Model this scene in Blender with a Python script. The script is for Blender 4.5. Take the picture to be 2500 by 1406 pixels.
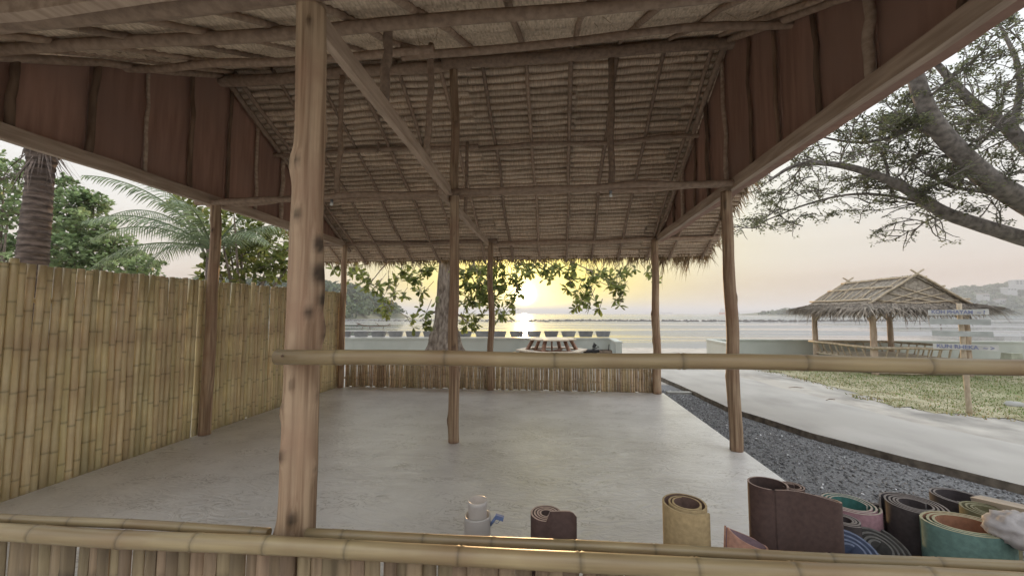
import bpy, math, random
from mathutils import Vector, Matrix, noise
R = random.Random(7)
rad = math.radians
for o in list(bpy.data.objects): bpy.data.objects.remove(o)
SC = bpy.context.scene
COL = SC.collection

# ------------------------------------------------------------------ camera
F, CX, CY, H = 950.0, 1250.0, 703.0, 1.35          # focal length and centre in photo pixels, eye height
PITCH, YAW = math.atan(62 / F), rad(6.0)
cam = bpy.data.cameras.new('camera'); cam.sensor_width = 36; cam.lens = 36 * F / 2500
cam.clip_start = 0.05; cam.clip_end = 60000
camo = bpy.data.objects.new('camera', cam); COL.objects.link(camo)
camo.location = (0, 0, H); camo.rotation_euler = (math.pi / 2 + PITCH, 0, YAW)
SC.camera = camo

# ------------------------------------------------------------------ sky and sun
SUN_EL, SUN_AZ = rad(2.7), YAW - math.atan(30 / F)   # azimuth measured anticlockwise from +Y
w = bpy.data.worlds.new('World'); SC.world = w; w.use_nodes = True
nt = w.node_tree; nt.nodes.clear()
SUNDIR = Vector((-math.sin(SUN_AZ) * math.cos(SUN_EL), math.cos(SUN_AZ) * math.cos(SUN_EL), math.sin(SUN_EL)))
def _w(k, op=None, **iv):
    n = nt.nodes.new(k)
    if op: n.operation = op
    for i, v in iv.items(): n.inputs[int(i[1:])].default_value = v
    return n
WL = nt.links.new
# pale hazy evening sky: dimmer and warmer towards the horizon, zenith brightened out of view to light the interior, with the aureole of the low sun
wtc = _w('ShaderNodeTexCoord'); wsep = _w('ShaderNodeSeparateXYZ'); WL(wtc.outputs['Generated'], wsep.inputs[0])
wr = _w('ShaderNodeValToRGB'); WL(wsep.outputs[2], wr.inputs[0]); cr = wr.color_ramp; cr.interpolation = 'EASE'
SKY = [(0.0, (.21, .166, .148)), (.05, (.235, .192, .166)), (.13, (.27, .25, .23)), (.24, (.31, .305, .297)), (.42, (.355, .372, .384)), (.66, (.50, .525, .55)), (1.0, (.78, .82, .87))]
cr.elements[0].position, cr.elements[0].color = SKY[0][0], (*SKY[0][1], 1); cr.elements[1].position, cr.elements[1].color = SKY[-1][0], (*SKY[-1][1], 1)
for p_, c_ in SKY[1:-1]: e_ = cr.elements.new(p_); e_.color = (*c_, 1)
wd_ = _w('ShaderNodeVectorMath', 'DISTANCE'); WL(wtc.outputs['Generated'], wd_.inputs[0]); wd_.inputs[1].default_value = SUNDIR   # ~ angle from the sun in radians
def fall(width, power=2.0):
    a = _w('ShaderNodeMath', 'DIVIDE', i1=width); WL(wd_.outputs['Value'], a.inputs[0])
    b_ = _w('ShaderNodeMath', 'POWER', i1=power); WL(a.outputs[0], b_.inputs[0])
    c_ = _w('ShaderNodeMath', 'MULTIPLY', i1=-1.0); WL(b_.outputs[0], c_.inputs[0])
    d_ = _w('ShaderNodeMath', 'EXPONENT'); WL(c_.outputs[0], d_.inputs[0]); return d_.outputs[0]
# faint streaks of cloud
wmp = _w('ShaderNodeMapping'); wmp.inputs['Scale'].default_value = (1.2, 1.2, 14); WL(wtc.outputs['Generated'], wmp.inputs[0])
wn = _w('ShaderNodeTexNoise'); wn.inputs['Scale'].default_value = 2.2; wn.inputs['Detail'].default_value = 4; WL(wmp.outputs[0], wn.inputs['Vector'])
wcl = _w('ShaderNodeMapRange', None, i1=.35, i2=.75, i3=.955, i4=1.04); WL(wn.outputs['Fac'], wcl.inputs[0])
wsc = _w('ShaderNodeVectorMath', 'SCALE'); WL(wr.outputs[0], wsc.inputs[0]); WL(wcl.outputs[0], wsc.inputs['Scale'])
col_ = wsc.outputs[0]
for width, power, c_ in ((.42, 1.9, (.07, .055, -.10)), (.22, 1.6, (.46, .32, -.08)), (.09, 2.0, (.85, .66, .38)), (.022, 3.0, (6., 5., 3.6))):
    f_ = fall(width, power); g_ = _w('ShaderNodeVectorMath', 'SCALE'); g_.inputs[0].default_value = c_; WL(f_, g_.inputs['Scale'])
    h_ = _w('ShaderNodeVectorMath', 'ADD'); WL(col_, h_.inputs[0]); WL(g_.outputs[0], h_.inputs[1]); col_ = h_.outputs[0]
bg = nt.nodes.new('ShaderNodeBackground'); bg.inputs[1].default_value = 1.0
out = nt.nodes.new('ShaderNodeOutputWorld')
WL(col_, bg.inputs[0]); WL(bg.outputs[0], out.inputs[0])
sun = bpy.data.lights.new('sun', 'SUN'); sun.energy = 1.5; sun.angle = rad(0.53); sun.color = (1.0, 0.62, 0.30)
suno = bpy.data.objects.new('sun', sun); COL.objects.link(suno)
sd = Vector((-math.sin(SUN_AZ) * math.cos(SUN_EL), math.cos(SUN_AZ) * math.cos(SUN_EL), math.sin(SUN_EL)))
suno.rotation_euler = (-sd).to_track_quat('-Z', 'Y').to_euler()
suno.location = sd * 50
SC.view_settings.view_transform = 'Standard'; SC.view_settings.look = 'None'
SC.view_settings.exposure = 1.6; SC.view_settings.gamma = 1.0
SC.render.engine = 'CYCLES'
SC.cycles.max_bounces = 12; SC.cycles.diffuse_bounces = 9; SC.cycles.transparent_max_bounces = 8

# ------------------------------------------------------------------ pixel helpers (a pixel gives a direction only)
def ray(px, py):
    x, y, z = (px - CX) / F, 1.0, (CY - py) / F
    c, s = math.cos(PITCH), math.sin(PITCH); y, z = y * c - z * s, y * s + z * c
    c, s = math.cos(YAW), math.sin(YAW)
    return Vector((x * c - y * s, x * s + y * c, z))
FWD = Vector((-math.sin(YAW), math.cos(YAW), 0)); RGT = Vector((math.cos(YAW), math.sin(YAW), 0)); EYE = Vector((0, 0, H))
def onz(px, py, z=0.0):
    d = ray(px, py); return EYE + d * ((z - H) / d.z)
def dep(px, py, D):
    d = ray(px, py); return EYE + d * (D / d.dot(FWD))
def atY(px, py, Y):
    d = ray(px, py); return EYE + d * (Y / d.y)
def lat(l, D, z=0.0):
    v = RGT * l + FWD * D; return Vector((v.x, v.y, z))

# ------------------------------------------------------------------ materials
def _n(t, k, **kw):
    n = t.nodes.new(k)
    for a, b in kw.items(): setattr(n, a, b)
    return n
def M(name, c1, c2, scale=(1, 1, 1), ns=5.0, det=6.0, rough=0.7, bump=0.3, bd=0.01, rnd=0.0, tone=False, spec=0.3, transl=0.0,
      lo=0.35, hi=0.65, c3=None, s3=1.0, hue=0.0, dist=0.0, r2=None):
    m = bpy.data.materials.new(name); m.use_nodes = True; t = m.node_tree; b = t.nodes['Principled BSDF']; L = t.links.new
    tc = _n(t, 'ShaderNodeTexCoord'); mp = _n(t, 'ShaderNodeMapping'); mp.inputs['Scale'].default_value = scale
    L(tc.outputs['Object'], mp.inputs[0])
    nz = _n(t, 'ShaderNodeTexNoise'); nz.inputs['Scale'].default_value = ns; nz.inputs['Detail'].default_value = det
    nz.inputs['Distortion'].default_value = dist
    if rnd or hue:
        oi = _n(t, 'ShaderNodeObjectInfo'); ad = _n(t, 'ShaderNodeVectorMath', operation='ADD')
        mu = _n(t, 'ShaderNodeVectorMath', operation='SCALE'); mu.inputs[0].default_value = (37, 91, 53); L(oi.outputs['Random'], mu.inputs['Scale'])
        L(mp.outputs[0], ad.inputs[0]); L(mu.outputs[0], ad.inputs[1]); L(ad.outputs[0], nz.inputs['Vector'])
    else: L(mp.outputs[0], nz.inputs['Vector'])
    rp = _n(t, 'ShaderNodeValToRGB'); rp.color_ramp.elements[0].position = lo; rp.color_ramp.elements[1].position = hi
    rp.color_ramp.elements[0].color = (*c1, 1); rp.color_ramp.elements[1].color = (*c2, 1); L(nz.outputs['Fac'], rp.inputs[0])
    col = rp.outputs[0]
    if c3:
        n3 = _n(t, 'ShaderNodeTexNoise'); n3.inputs['Scale'].default_value = s3; n3.inputs['Detail'].default_value = 4; L(tc.outputs['Object'], n3.inputs['Vector'])
        r3 = _n(t, 'ShaderNodeValToRGB'); r3.color_ramp.elements[0].position = .45; r3.color_ramp.elements[1].position = .68; L(n3.outputs['Fac'], r3.inputs[0])
        mx = _n(t, 'ShaderNodeMix', data_type='RGBA'); L(r3.outputs[0], mx.inputs[0]); L(col, mx.inputs[6]); mx.inputs[7].default_value = (*c3, 1); col = mx.outputs[2]
    if rnd:
        mr = _n(t, 'ShaderNodeMapRange'); mr.inputs[3].default_value = 1 - rnd; mr.inputs[4].default_value = 1 + rnd * .6; L(oi.outputs['Random'], mr.inputs[0])
        vm = _n(t, 'ShaderNodeVectorMath', operation='SCALE'); L(col, vm.inputs[0]); L(mr.outputs[0], vm.inputs['Scale']); col = vm.outputs[0]
    if hue:
        m2 = _n(t, 'ShaderNodeMath', operation='MULTIPLY'); m2.inputs[1].default_value = 17.31; L(oi.outputs['Random'], m2.inputs[0])
        fr = _n(t, 'ShaderNodeMath', operation='FRACT'); L(m2.outputs[0], fr.inputs[0])
        m3 = _n(t, 'ShaderNodeMapRange'); m3.inputs[3].default_value = .5 - hue; m3.inputs[4].default_value = .5 + hue; L(fr.outputs[0], m3.inputs[0])
        hs = _n(t, 'ShaderNodeHueSaturation'); L(m3.outputs[0], hs.inputs['Hue']); L(col, hs.inputs['Color']); col = hs.outputs[0]
    if tone:
        at = _n(t, 'ShaderNodeAttribute'); at.attribute_name = 'tone'
        v2 = _n(t, 'ShaderNodeVectorMath', operation='MULTIPLY'); L(col, v2.inputs[0]); L(at.outputs['Color'], v2.inputs[1]); col = v2.outputs[0]
    L(col, b.inputs['Base Color']); b.inputs['Roughness'].default_value = rough; b.inputs['Specular IOR Level'].default_value = spec
    if r2 is not None:
        rr = _n(t, 'ShaderNodeMapRange'); rr.inputs[1].default_value = .3; rr.inputs[2].default_value = .7; rr.inputs[3].default_value = rough; rr.inputs[4].default_value = r2
        L(nz.outputs['Fac'], rr.inputs[0]); L(rr.outputs[0], b.inputs['Roughness'])
    if bump:
        bp = _n(t, 'ShaderNodeBump'); bp.inputs['Strength'].default_value = bump; bp.inputs['Distance'].default_value = bd
        L(nz.outputs['Fac'], bp.inputs['Height']); L(bp.outputs[0], b.inputs['Normal'])
    if transl:
        tr = _n(t, 'ShaderNodeBsdfTranslucent'); L(col, tr.inputs[0]); ms = _n(t, 'ShaderNodeMixShader'); ms.inputs[0].default_value = transl
        o = t.nodes['Material Output']; L(b.outputs[0], ms.inputs[1]); L(tr.outputs[0], ms.inputs[2]); L(ms.outputs[0], o.inputs[0])
    return m

WOOD = M('post_wood', (.235, .15, .09), (.49, .36, .24), (14, 14, .5), 3.0, 9, .65, .9, .008, rnd=.12, tone=True, c3=(.33, .205, .135), s3=2.6, lo=.37, hi=.60)
POLE = M('roof_pole', (.28, .20, .145), (.41, .30, .22), (8, 8, 8), 3, 6, .75, .4, .006, rnd=.25)
SAWN = M('sawn_timber', (.36, .265, .195), (.52, .40, .305), (12, 1.2, 12), 2.5, 6, .7, .35, .004, rnd=.12)
BAM_Y = M('bamboo_yellow', (.66, .53, .275), (.80, .685, .42), (22, 22, 1.4), 2.0, 6, .42, .2, .003, rnd=.16, hue=.010, tone=True, spec=.45, c3=(.57, .43, .25), s3=3.1)
BAM_B = M('bamboo_tan', (.50, .375, .225), (.66, .52, .335), (22, 22, 1.4), 2.0, 6, .45, .2, .003, rnd=.28, hue=.012, tone=True, spec=.4, c3=(.30, .19, .10), s3=3.5)
RAIL = M('rail_bamboo', (.24, .175, .09), (.37, .29, .16), (1.2, 22, 22), 1.6, 7, .38, .25, .003, rnd=.1, tone=True, spec=.5, c3=(.25, .17, .09), s3=2.4)
STRIP = M('split_bamboo', (.165, .12, .08), (.29, .22, .15), (26, 26, 1.6), 1.8, 6, .6, .3, .003, rnd=.34, hue=.014, tone=True, c3=(.33, .245, .13), s3=2.0)
THATCH = M('thatch', (.46, .355, .26), (.72, .59, .46), (46, 2.2, 2.2), 2.6, 7, .85, .6, .01, rnd=.2, spec=.15)
THATCH2 = M('thatch_light', (.48, .38, .275), (.74, .61, .47), (30, 4, 4), 2.2, 8, .85, .7, .012, spec=.15)
FRINGE = M('thatch_fringe', (.24, .165, .095), (.40, .30, .18), (3, 3, 3), 3, 3, .85, 0, tone=True, transl=.35)
GABLE = M('gable_board', (.29, .165, .12), (.40, .235, .175), (7, 7, .7), 2.4, 7, .7, .25, .004, rnd=.12, c3=(.32, .20, .155), s3=1.1)
BATTEN = M('gable_batten', (.14, .085, .055), (.25, .165, .11), (8, 8, 1), 3, 5, .75, .4, .005, rnd=.3)
CONC = None
SAND = M('sand', (.24, .225, .205), (.47, .44, .395), (1, .7, 1), 2.6, 10, .9, 1.0, .05, c3=(.40, .375, .335), s3=.35)
PATH = M('path_concrete', (.31, .297, .277), (.42, .405, .38), (1.3, .8, 1), 1.6, 12, .8, .5, .012, c3=(.37, .355, .33), s3=.8)
KERB = M('kerb_edge', (.10, .085, .07), (.22, .19, .155), (4, 4, 4), 3, 6, .9, .5, .01)
GRAVB = M('gravel_base', (.10, .10, .103), (.27, .27, .275), (1, 1, 1), 60, 4, .9, .9, .012)
STONE = M('gravel_stone', (.17, .17, .175), (.34, .34, .345), (1, 1, 1), 30, 3, .85, .3, .003, tone=True)
WALLP = M('seawall_paint', (.42, .44, .405), (.53, .55, .51), (1, 1, .5), 1.3, 8, .85, .2, .004, c3=(.44, .45, .41), s3=.9)
PLANT = M('planter_plastic', (.20, .205, .215), (.30, .305, .31), (1, 1, 1), 4, 5, .6, .2, .004, rnd=.15)
LEAF = M('almond_leaf', (.13, .165, .045), (.26, .29, .09), (1, 1, 1), 2, 2, .5, 0, tone=True, transl=.55, spec=.4)
LEAF2 = M('rain_tree_leaf', (.105, .12, .06), (.20, .215, .115), (1, 1, 1), 1, 2, .6, 0, tone=True, transl=.5)
LEAF3 = M('shrub_leaf', (.19, .27, .12), (.34, .42, .21), (1, 1, 1), .8, 2, .5, 0, tone=True, transl=.45, spec=.4)
LEAF4 = M('palm_leaf', (.13, .18, .095), (.24, .29, .155), (1, 1, 1), 2, 2, .45, 0, tone=True, transl=.35, spec=.45)
FARL = M('far_foliage', (.055, .085, .035), (.12, .15, .065), (1, 1, 1), .1, 2, .7, 0, tone=True, transl=.25)
BARK = M('bark', (.13, .10, .08), (.34, .285, .24), (5, 5, 1.6), 3.2, 8, .9, 1.0, .03)
BARK2 = M('rain_tree_bark', (.095, .084, .078), (.21, .19, .175), (2.5, 2.5, 2.5), 3, 8, .9, .9, .03)
PBARK = M('palm_bark', (.08, .06, .05), (.20, .155, .13), (3, 3, 9), 3, 7, .9, .8, .02, tone=True)
GRASS = M('grass', (.14, .165, .06), (.25, .25, .11), (1, 1, 1), .9, 4, .8, 0, tone=True, transl=.3)
DRYWD = M('weathered_wood', (.40, .37, .32), (.58, .55, .49), (14, 14, 2), 2.5, 6, .8, .4, .004, rnd=.1)
REDWD = M('table_wood', (.22, .115, .075), (.36, .20, .135), (10, 10, 2), 2.5, 6, .6, .3, .004, rnd=.12)
PALEWD = M('pale_tabletop', (.52, .43, .34), (.66, .57, .47), (2, 9, 2), 2, 6, .5, .2, .004)
INK = M('board_ink', (.17, .19, .30), (.24, .26, .38), ns=8, rough=.8, bump=0)
FARGR = M('hill_ground', (.09, .10, .055), (.17, .16, .10), ns=.05, rough=.9, bump=0)
def plain(name, c, rough=.6, v=.12, ns=12, bump=.15, **kw):
    return M(name, tuple(x * (1 - v) for x in c), tuple(min(1, x * (1 + v)) for x in c), ns=ns, rough=rough, bump=bump, bd=.002, **kw)

# ------------------------------------------------------------------ mesh helpers
class MB:
    def __init__(s): s.v = []; s.f = []; s.t = []; s.mi = []; s.sm = []
    def add(s, vs, fs, tone=1.0, mi=0, sm=False):
        k = len(s.v); s.v.extend([tuple(p) for p in vs])
        s.t.extend(tone if isinstance(tone, list) else [tone] * len(vs))
        for f in fs: s.f.append(tuple(i + k for i in f)); s.mi.append(mi); s.sm.append(sm)
    def box(s, c, d, rot=None, tone=1.0, mi=0, taper=1.0):
        x, y, z = d[0] / 2, d[1] / 2, d[2] / 2
        vs = [Vector((a * x * (taper if q > 0 else 1), b * y * (taper if q > 0 else 1), q * z)) for q in (-1, 1) for b in (-1, 1) for a in (-1, 1)]
        if rot: vs = [rot @ v for v in vs]
        vs = [v + Vector(c) for v in vs]
        s.add(vs, [(0, 2, 3, 1), (4, 5, 7, 6), (0, 1, 5, 4), (2, 6, 7, 3), (0, 4, 6, 2), (1, 3, 7, 5)], tone, mi)
    def tube(s, pts, rads, n=8, tone=None, caps=True, mi=0, rfun=None):
        pts = [Vector(p) for p in pts]; m = len(pts)
        if not isinstance(rads, (list, tuple)): rads = [rads] * m
        vs = []; tn = []
        up = None
        for i, p in enumerate(pts):
            d = (pts[min(i + 1, m - 1)] - pts[max(i - 1, 0)])
            if d.length < 1e-9: d = Vector((0, 0, 1))
            d.normalize()
            if up is None:
                up = Vector((1, 0, 0)) if abs(d.x) < .8 else Vector((0, 1, 0))
            a = (up - d * up.dot(d)).normalized(); b = d.cross(a); up = a
            for j in range(n):
                th = 2 * math.pi * j / n
                r = rads[i] * (rfun(i, th, p) if rfun else 1)
                vs.append(p + (a * math.cos(th) + b * math.sin(th)) * r)
                tn.append(tone[i] if isinstance(tone, list) else (tone(i, th, p) if callable(tone) else (1.0 if tone is None else tone)))
        fs = [(i * n + j, i * n + (j + 1) % n, (i + 1) * n + (j + 1) % n, (i + 1) * n + j) for i in range(m - 1) for j in range(n)]
        s.add(vs, fs, tn, mi, True)
        if caps:
            k = len(s.v) - len(vs)
            for f in (tuple(k + j for j in range(n - 1, -1, -1)), tuple(k + (m - 1) * n + j for j in range(n))):
                s.f.append(f); s.mi.append(mi); s.sm.append(False)
    def mesh(s, name, mats, tone=True):
        me = bpy.data.meshes.new(name); me.from_pydata(s.v, [], s.f)
        for m in (mats if isinstance(mats, (list, tuple)) else [mats]): me.materials.append(m)
        me.polygons.foreach_set('use_smooth', s.sm); me.polygons.foreach_set('material_index', s.mi)
        if tone:
            a = me.color_attributes.new('tone', 'FLOAT_COLOR', 'POINT')
            buf = []
            for t in s.t:
                if isinstance(t, tuple): buf.extend((*t, 1))
                else: buf.extend((t, t, t, 1))
            a.data.foreach_set('color', buf)
        me.update(); return me
    def obj(s, name, mats, parent=None, **kw): return link(name, s.mesh(name, mats), parent, **kw)
def link(name, me, parent=None, loc=None, rot=None, label=None, cat=None, group=None, kind=None):
    o = bpy.data.objects.new(name, me); COL.objects.link(o)
    if parent: o.parent = parent
    if loc is not None: o.location = loc
    if rot is not None: o.rotation_euler = rot
    for k, v in (('label', label), ('category', cat), ('group', group), ('kind', kind)):
        if v: o[k] = v
    return o
def thing(name, label, cat, loc=(0, 0, 0), rz=0, group=None): return link(name, None, None, loc, (0, 0, rz), label, cat, group)
def nz(x, y=0, z=0): return noise.noise(Vector((x, y, z)))
def beam(name, a, b, wd, ht, mat, parent, seg=6, wob=0.0):
    """sawn beam or board between two points (each a mesh of its own)"""
    a, b = Vector(a), Vector(b); mb = MB(); d = (b - a); L = d.length; d.normalize()
    s = d.cross(Vector((0, 0, 1)))
    s = s.normalized() if s.length > .01 else Vector((1, 0, 0))
    u = s.cross(d)
    vs = []; k = R.random() * 50
    for i in range(seg + 1):
        p = a + d * (L * i / seg) + u * (wob * nz(k + i * .7)) + s * (wob * nz(k + 9 + i * .6))
        for q, e in ((-1, -1), (1, -1), (1, 1), (-1, 1)): vs.append(p + s * (q * wd / 2) + u * (e * ht / 2))
    fs = [(i * 4 + j, i * 4 + (j + 1) % 4, i * 4 + 4 + (j + 1) % 4, i * 4 + 4 + j) for i in range(seg) for j in range(4)] + [(3, 2, 1, 0), tuple(seg * 4 + j for j in range(4))]
    mb.add(vs, fs); return mb.obj(name, mat, parent)
def pole(name, a, b, r0, r1, mat, parent, seg=10, wob=.015, n=8):
    a, b = Vector(a), Vector(b); k = R.random() * 99; pts = []; rs = []
    for i in range(seg + 1):
        t = i / seg; e = min(1, 4 * t * (1 - t) + .15)
        pts.append(a.lerp(b, t) + Vector((nz(k, t * 4), nz(k + 5, t * 4), nz(k + 8, t * 4))) * wob * 2 * e)
        rs.append((r0 + (r1 - r0) * t) * (1 + .16 * nz(k + 3, t * 9)))
    mb = MB(); mb.tube(pts, rs, n); return mb.obj(name, mat, parent)
def log_post(name, x, y, z0, z1, r0, r1, parent, lean=(0, 0), n=16, step=.06, knots=10, wob=.02, mat=WOOD, extra=()):
    k = R.random() * 99; m = int((z1 - z0) / step); pts = []; rs = []
    kn = [(R.uniform(.03, .97) * (z1 - z0), R.uniform(0, 6.283), R.uniform(.6, 1.2)) for _ in range(knots)] + list(extra)
    for i in range(m + 1):
        t = i / m; z = t * (z1 - z0)
        pts.append(Vector((lean[0] * t + wob * nz(k, z * 1.3) * 1.6, lean[1] * t + wob * nz(k + 4, z * 1.3) * 1.6, z)))
        rs.append((r0 + (r1 - r0) * t) * (1 + .035 * nz(k + 7, z * 2.2) + .025 * nz(k + 2, z * 7)))
    def kg(th, z, a, b):
        v = 0
        for kz, kt, s in kn:
            dt = (th - kt + math.pi) % (2 * math.pi) - math.pi
            v += s * math.exp(-((z - kz) / (a * s)) ** 2 - (dt / (b * s)) ** 2)
        return min(v, 1.3)
    def rf(i, th, p): return 1 + .05 * nz(k + math.cos(th) * 1.2, math.sin(th) * 1.2, p.z * .8) + .25 * kg(th, p.z, .05, .32) + .018 * nz(math.cos(th) * 5, math.sin(th) * 5, p.z * .7 + k)
    def tn(i, th, p): return (1 - .82 * min(1, kg(th, p.z, .022, .22))) * (1 + .18 * nz(math.cos(th) * 3 + k, math.sin(th) * 3, p.z * .9))
    mb = MB(); mb.tube(pts, rs, n, tone=tn, rfun=rf); return mb.obj(name, mat, parent, loc=(x, y, z0))
def culm_mesh(name, L, r, mat, node=.27, n=9, seed=0, dirx=False):
    q = random.Random(seed); z = 0; pts = []; rs = []; tn = []; k = q.random() * 50
    def put(z, f, t):
        w_ = .006 * nz(k, z * 1.5); v_ = .006 * nz(k + 5, z * 1.5)
        pts.append(Vector((z, w_, v_)) if dirx else Vector((w_, v_, z))); rs.append(r * f * (1 - .10 * z / L)); tn.append(t)
    put(0, 1, .8); z = q.uniform(.03, node)
    while z < L - .02:
        put(z - .016, 1.0, .97); put(z - .006, 1.06, .84); put(z, .97, .56); put(z + .006, 1.06, .8); put(z + .018, 1.0, .95)
        z2 = z + node * q.uniform(.8, 1.2)
        if z2 < L - .02: put((z + z2) / 2, .985, 1.0 + .12 * q.uniform(-1, 1))
        z = z2
    put(L, .98, .8)
    mb = MB(); mb.tube(pts, rs, n, tone=tn); return mb.mesh(name, mat)

# ================================================================== THE GROUND
def gh(y):        # height of the sand sheet: yard, then beach down to the flats
    if y < 13.4: return -.13
    if y < 30: t = (y - 13.4) / 16.6; t = t * t * (3 - 2 * t); return -.13 - .95 * t
    return -1.08
ys = [-60, -20, -5, 2, 5, 8, 11, 12.5, 13.4] + [13.4 + i * 1.2 for i in range(1, 14)] + [31, 40, 60, 150, 400, 2000, 9000, 30000]
xs = [-30000, -6000, -900, -150, -40, -15, -6, 0, 6, 15, 40, 150, 900, 6000, 30000]
mb = MB(); mb.add([(x, y, gh(y)) for y in ys for x in xs], [(j * len(xs) + i, j * len(xs) + i + 1, (j + 1) * len(xs) + i + 1, (j + 1) * len(xs) + i) for j in range(len(ys) - 1) for i in range(len(xs) - 1)])
mb.obj('ground', SAND, kind='structure')

def water_mat(name, mud1, mud2, sx, sy, thr, wet_r, wave, bd):
    m = bpy.data.materials.new(name); m.use_nodes = True; t = m.node_tree; b = t.nodes['Principled BSDF']; L = t.links.new
    tc = _n(t, 'ShaderNodeTexCoord'); mp = _n(t, 'ShaderNodeMapping'); mp.inputs['Scale'].default_value = (sx, sy, 1); L(tc.outputs['Object'], mp.inputs[0])
    a = _n(t, 'ShaderNodeTexNoise'); a.inputs['Scale'].default_value = 1; a.inputs['Detail'].default_value = 7; a.inputs['Roughness'].default_value = .6; L(mp.outputs[0], a.inputs['Vector'])
    r = _n(t, 'ShaderNodeValToRGB'); r.color_ramp.elements[0].position = thr - .03; r.color_ramp.elements[1].position = thr + .03; L(a.outputs['Fac'], r.inputs[0])
    mx = _n(t, 'ShaderNodeMix', data_type='RGBA'); L(r.outputs[0], mx.inputs[0]); mx.inputs[6].default_value = (*mud1, 1); mx.inputs[7].default_value = (*mud2, 1); L(mx.outputs[2], b.inputs['Base Color'])
    rr = _n(t, 'ShaderNodeMapRange'); rr.inputs[3].default_value = wet_r; rr.inputs[4].default_value = .42; L(r.outputs[0], rr.inputs[0]); L(rr.outputs[0], b.inputs['Roughness'])
    b.inputs['IOR'].default_value = 1.33
    wv = _n(t, 'ShaderNodeTexNoise'); wv.inputs['Scale'].default_value = wave; wv.inputs['Detail'].default_value = 5
    m2 = _n(t, 'ShaderNodeMapping'); m2.inputs['Scale'].default_value = (.35, 1, 1); L(tc.outputs['Object'], m2.inputs[0]); L(m2.outputs[0], wv.inputs['Vector'])
    bp = _n(t, 'ShaderNodeBump'); bp.inputs['Strength'].default_value = .35; bp.inputs['Distance'].default_value = bd; L(wv.outputs['Fac'], bp.inputs['Height']); L(bp.outputs[0], b.inputs['Normal'])
    return m
FLATM = water_mat('tidal_flat', (.13, .135, .14), (.20, .20, .205), .012, .13, .49, .05, 1.1, .003)
SEAM = water_mat('sea_water', (.16, .19, .20), (.18, .21, .22), .004, .05, .55, .12, .35, .05)
mb = MB(); mb.add([(-400, 24.0, -1.045), (400, 24.0, -1.045), (1500, 175, -1.045), (-1500, 175, -1.045)], [(0, 1, 2, 3)]); mb.obj('tidal_flat', FLATM, kind='structure')
mb = MB(); mb.add([(-30000, 168, -1.03), (30000, 168, -1.03), (30000, 30000, -1.03), (-30000, 30000, -1.03)], [(0, 1, 2, 3)]); mb.obj('sea', SEAM, kind='structure')

# concrete floor of the pavilion: a slab with trowel marks
m = bpy.data.materials.new('trowelled_concrete'); m.use_nodes = True; t = m.node_tree; b = t.nodes['Principled BSDF']; L = t.links.new
tc = _n(t, 'ShaderNodeTexCoord'); mp = _n(t, 'ShaderNodeMapping'); mp.inputs['Scale'].default_value = (1.0, 2.1, 1); L(tc.outputs['Object'], mp.inputs[0])
n1 = _n(t, 'ShaderNodeTexNoise'); n1.inputs['Scale'].default_value = 4.2; n1.inputs['Detail'].default_value = 6; n1.inputs['Distortion'].default_value = 3.2; L(mp.outputs[0], n1.inputs['Vector'])
n2 = _n(t, 'ShaderNodeTexNoise'); n2.inputs['Scale'].default_value = .9; n2.inputs['Detail'].default_value = 9; n2.inputs['Roughness'].default_value = .62; L(tc.outputs['Object'], n2.inputs['Vector'])
r1 = _n(t, 'ShaderNodeValToRGB'); e = r1.color_ramp.elements; e[0].position = .36; e[0].color = (.60, .58, .555, 1); e[1].position = .6; e[1].color = (.80, .785, .765, 1); L(n2.outputs['Fac'], r1.inputs[0])
r2 = _n(t, 'ShaderNodeValToRGB'); e = r2.color_ramp.elements; e[0].position = .465; e[0].color = (.0, .0, .0, 1); e[1].position = .5; e[1].color = (1, 1, 1, 1); x = r2.color_ramp.elements.new(.535); x.color = (0, 0, 0, 1); L(n1.outputs['Fac'], r2.inputs[0])
mx = _n(t, 'ShaderNodeMix', data_type='RGBA'); mm = _n(t, 'ShaderNodeMath', operation='MULTIPLY'); n5 = _n(t, 'ShaderNodeTexNoise'); n5.inputs['Scale'].default_value = 2.3; n5.inputs['Detail'].default_value = 5; L(mp.outputs[0], n5.inputs['Vector'])
r5 = _n(t, 'ShaderNodeMapRange'); r5.inputs[1].default_value = .45; r5.inputs[2].default_value = .62; r5.inputs[3].default_value = .04; r5.inputs[4].default_value = .8; L(n5.outputs['Fac'], r5.inputs[0]); L(r5.outputs[0], mm.inputs[1]); L(r2.outputs[0], mm.inputs[0]); L(mm.outputs[0], mx.inputs[0]); L(r1.outputs[0], mx.inputs[6]); mx.inputs[7].default_value = (.27, .245, .215, 1); L(mx.outputs[2], b.inputs['Base Color'])
b.inputs['Roughness'].default_value = .32; b.inputs['IOR'].default_value = 2.0
bp = _n(t, 'ShaderNodeBump'); bp.inputs['Strength'].default_value = .8; bp.inputs['Distance'].default_value = .012; L(n1.outputs['Fac'], bp.inputs['Height']); L(bp.outputs[0], b.inputs['Normal'])
CONC = m
mb = MB(); mb.box((-1.0425, 4.0675, -.09), (5.805, 5.775, .18)); mb.obj('floor', CONC, kind='structure')

# gravel bed, path, kerb
gk = [Vector((2.2, 10.5)), Vector((2.41, 8.4)), Vector((2.60, 6.2)), Vector((3.0, 5.0)), Vector((3.40, 4.25)), Vector((3.95, 3.45)), Vector((5.0, 2.3)), Vector((6.8, .9)), Vector((10, -1.2))]
mb = MB(); zg = -.118
vs = [(1.8, p.y, zg) if p.y > 1 else (1.8, p.y - .8, zg) for p in gk] + [(p.x + .05, p.y, zg) for p in gk]; n_ = len(gk)
mb.add(vs, [(i, i + 1, n_ + i + 1, n_ + i) for i in range(1, n_ - 1)]); mb.obj('gravel_bed', GRAVB, kind='structure')
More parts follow.
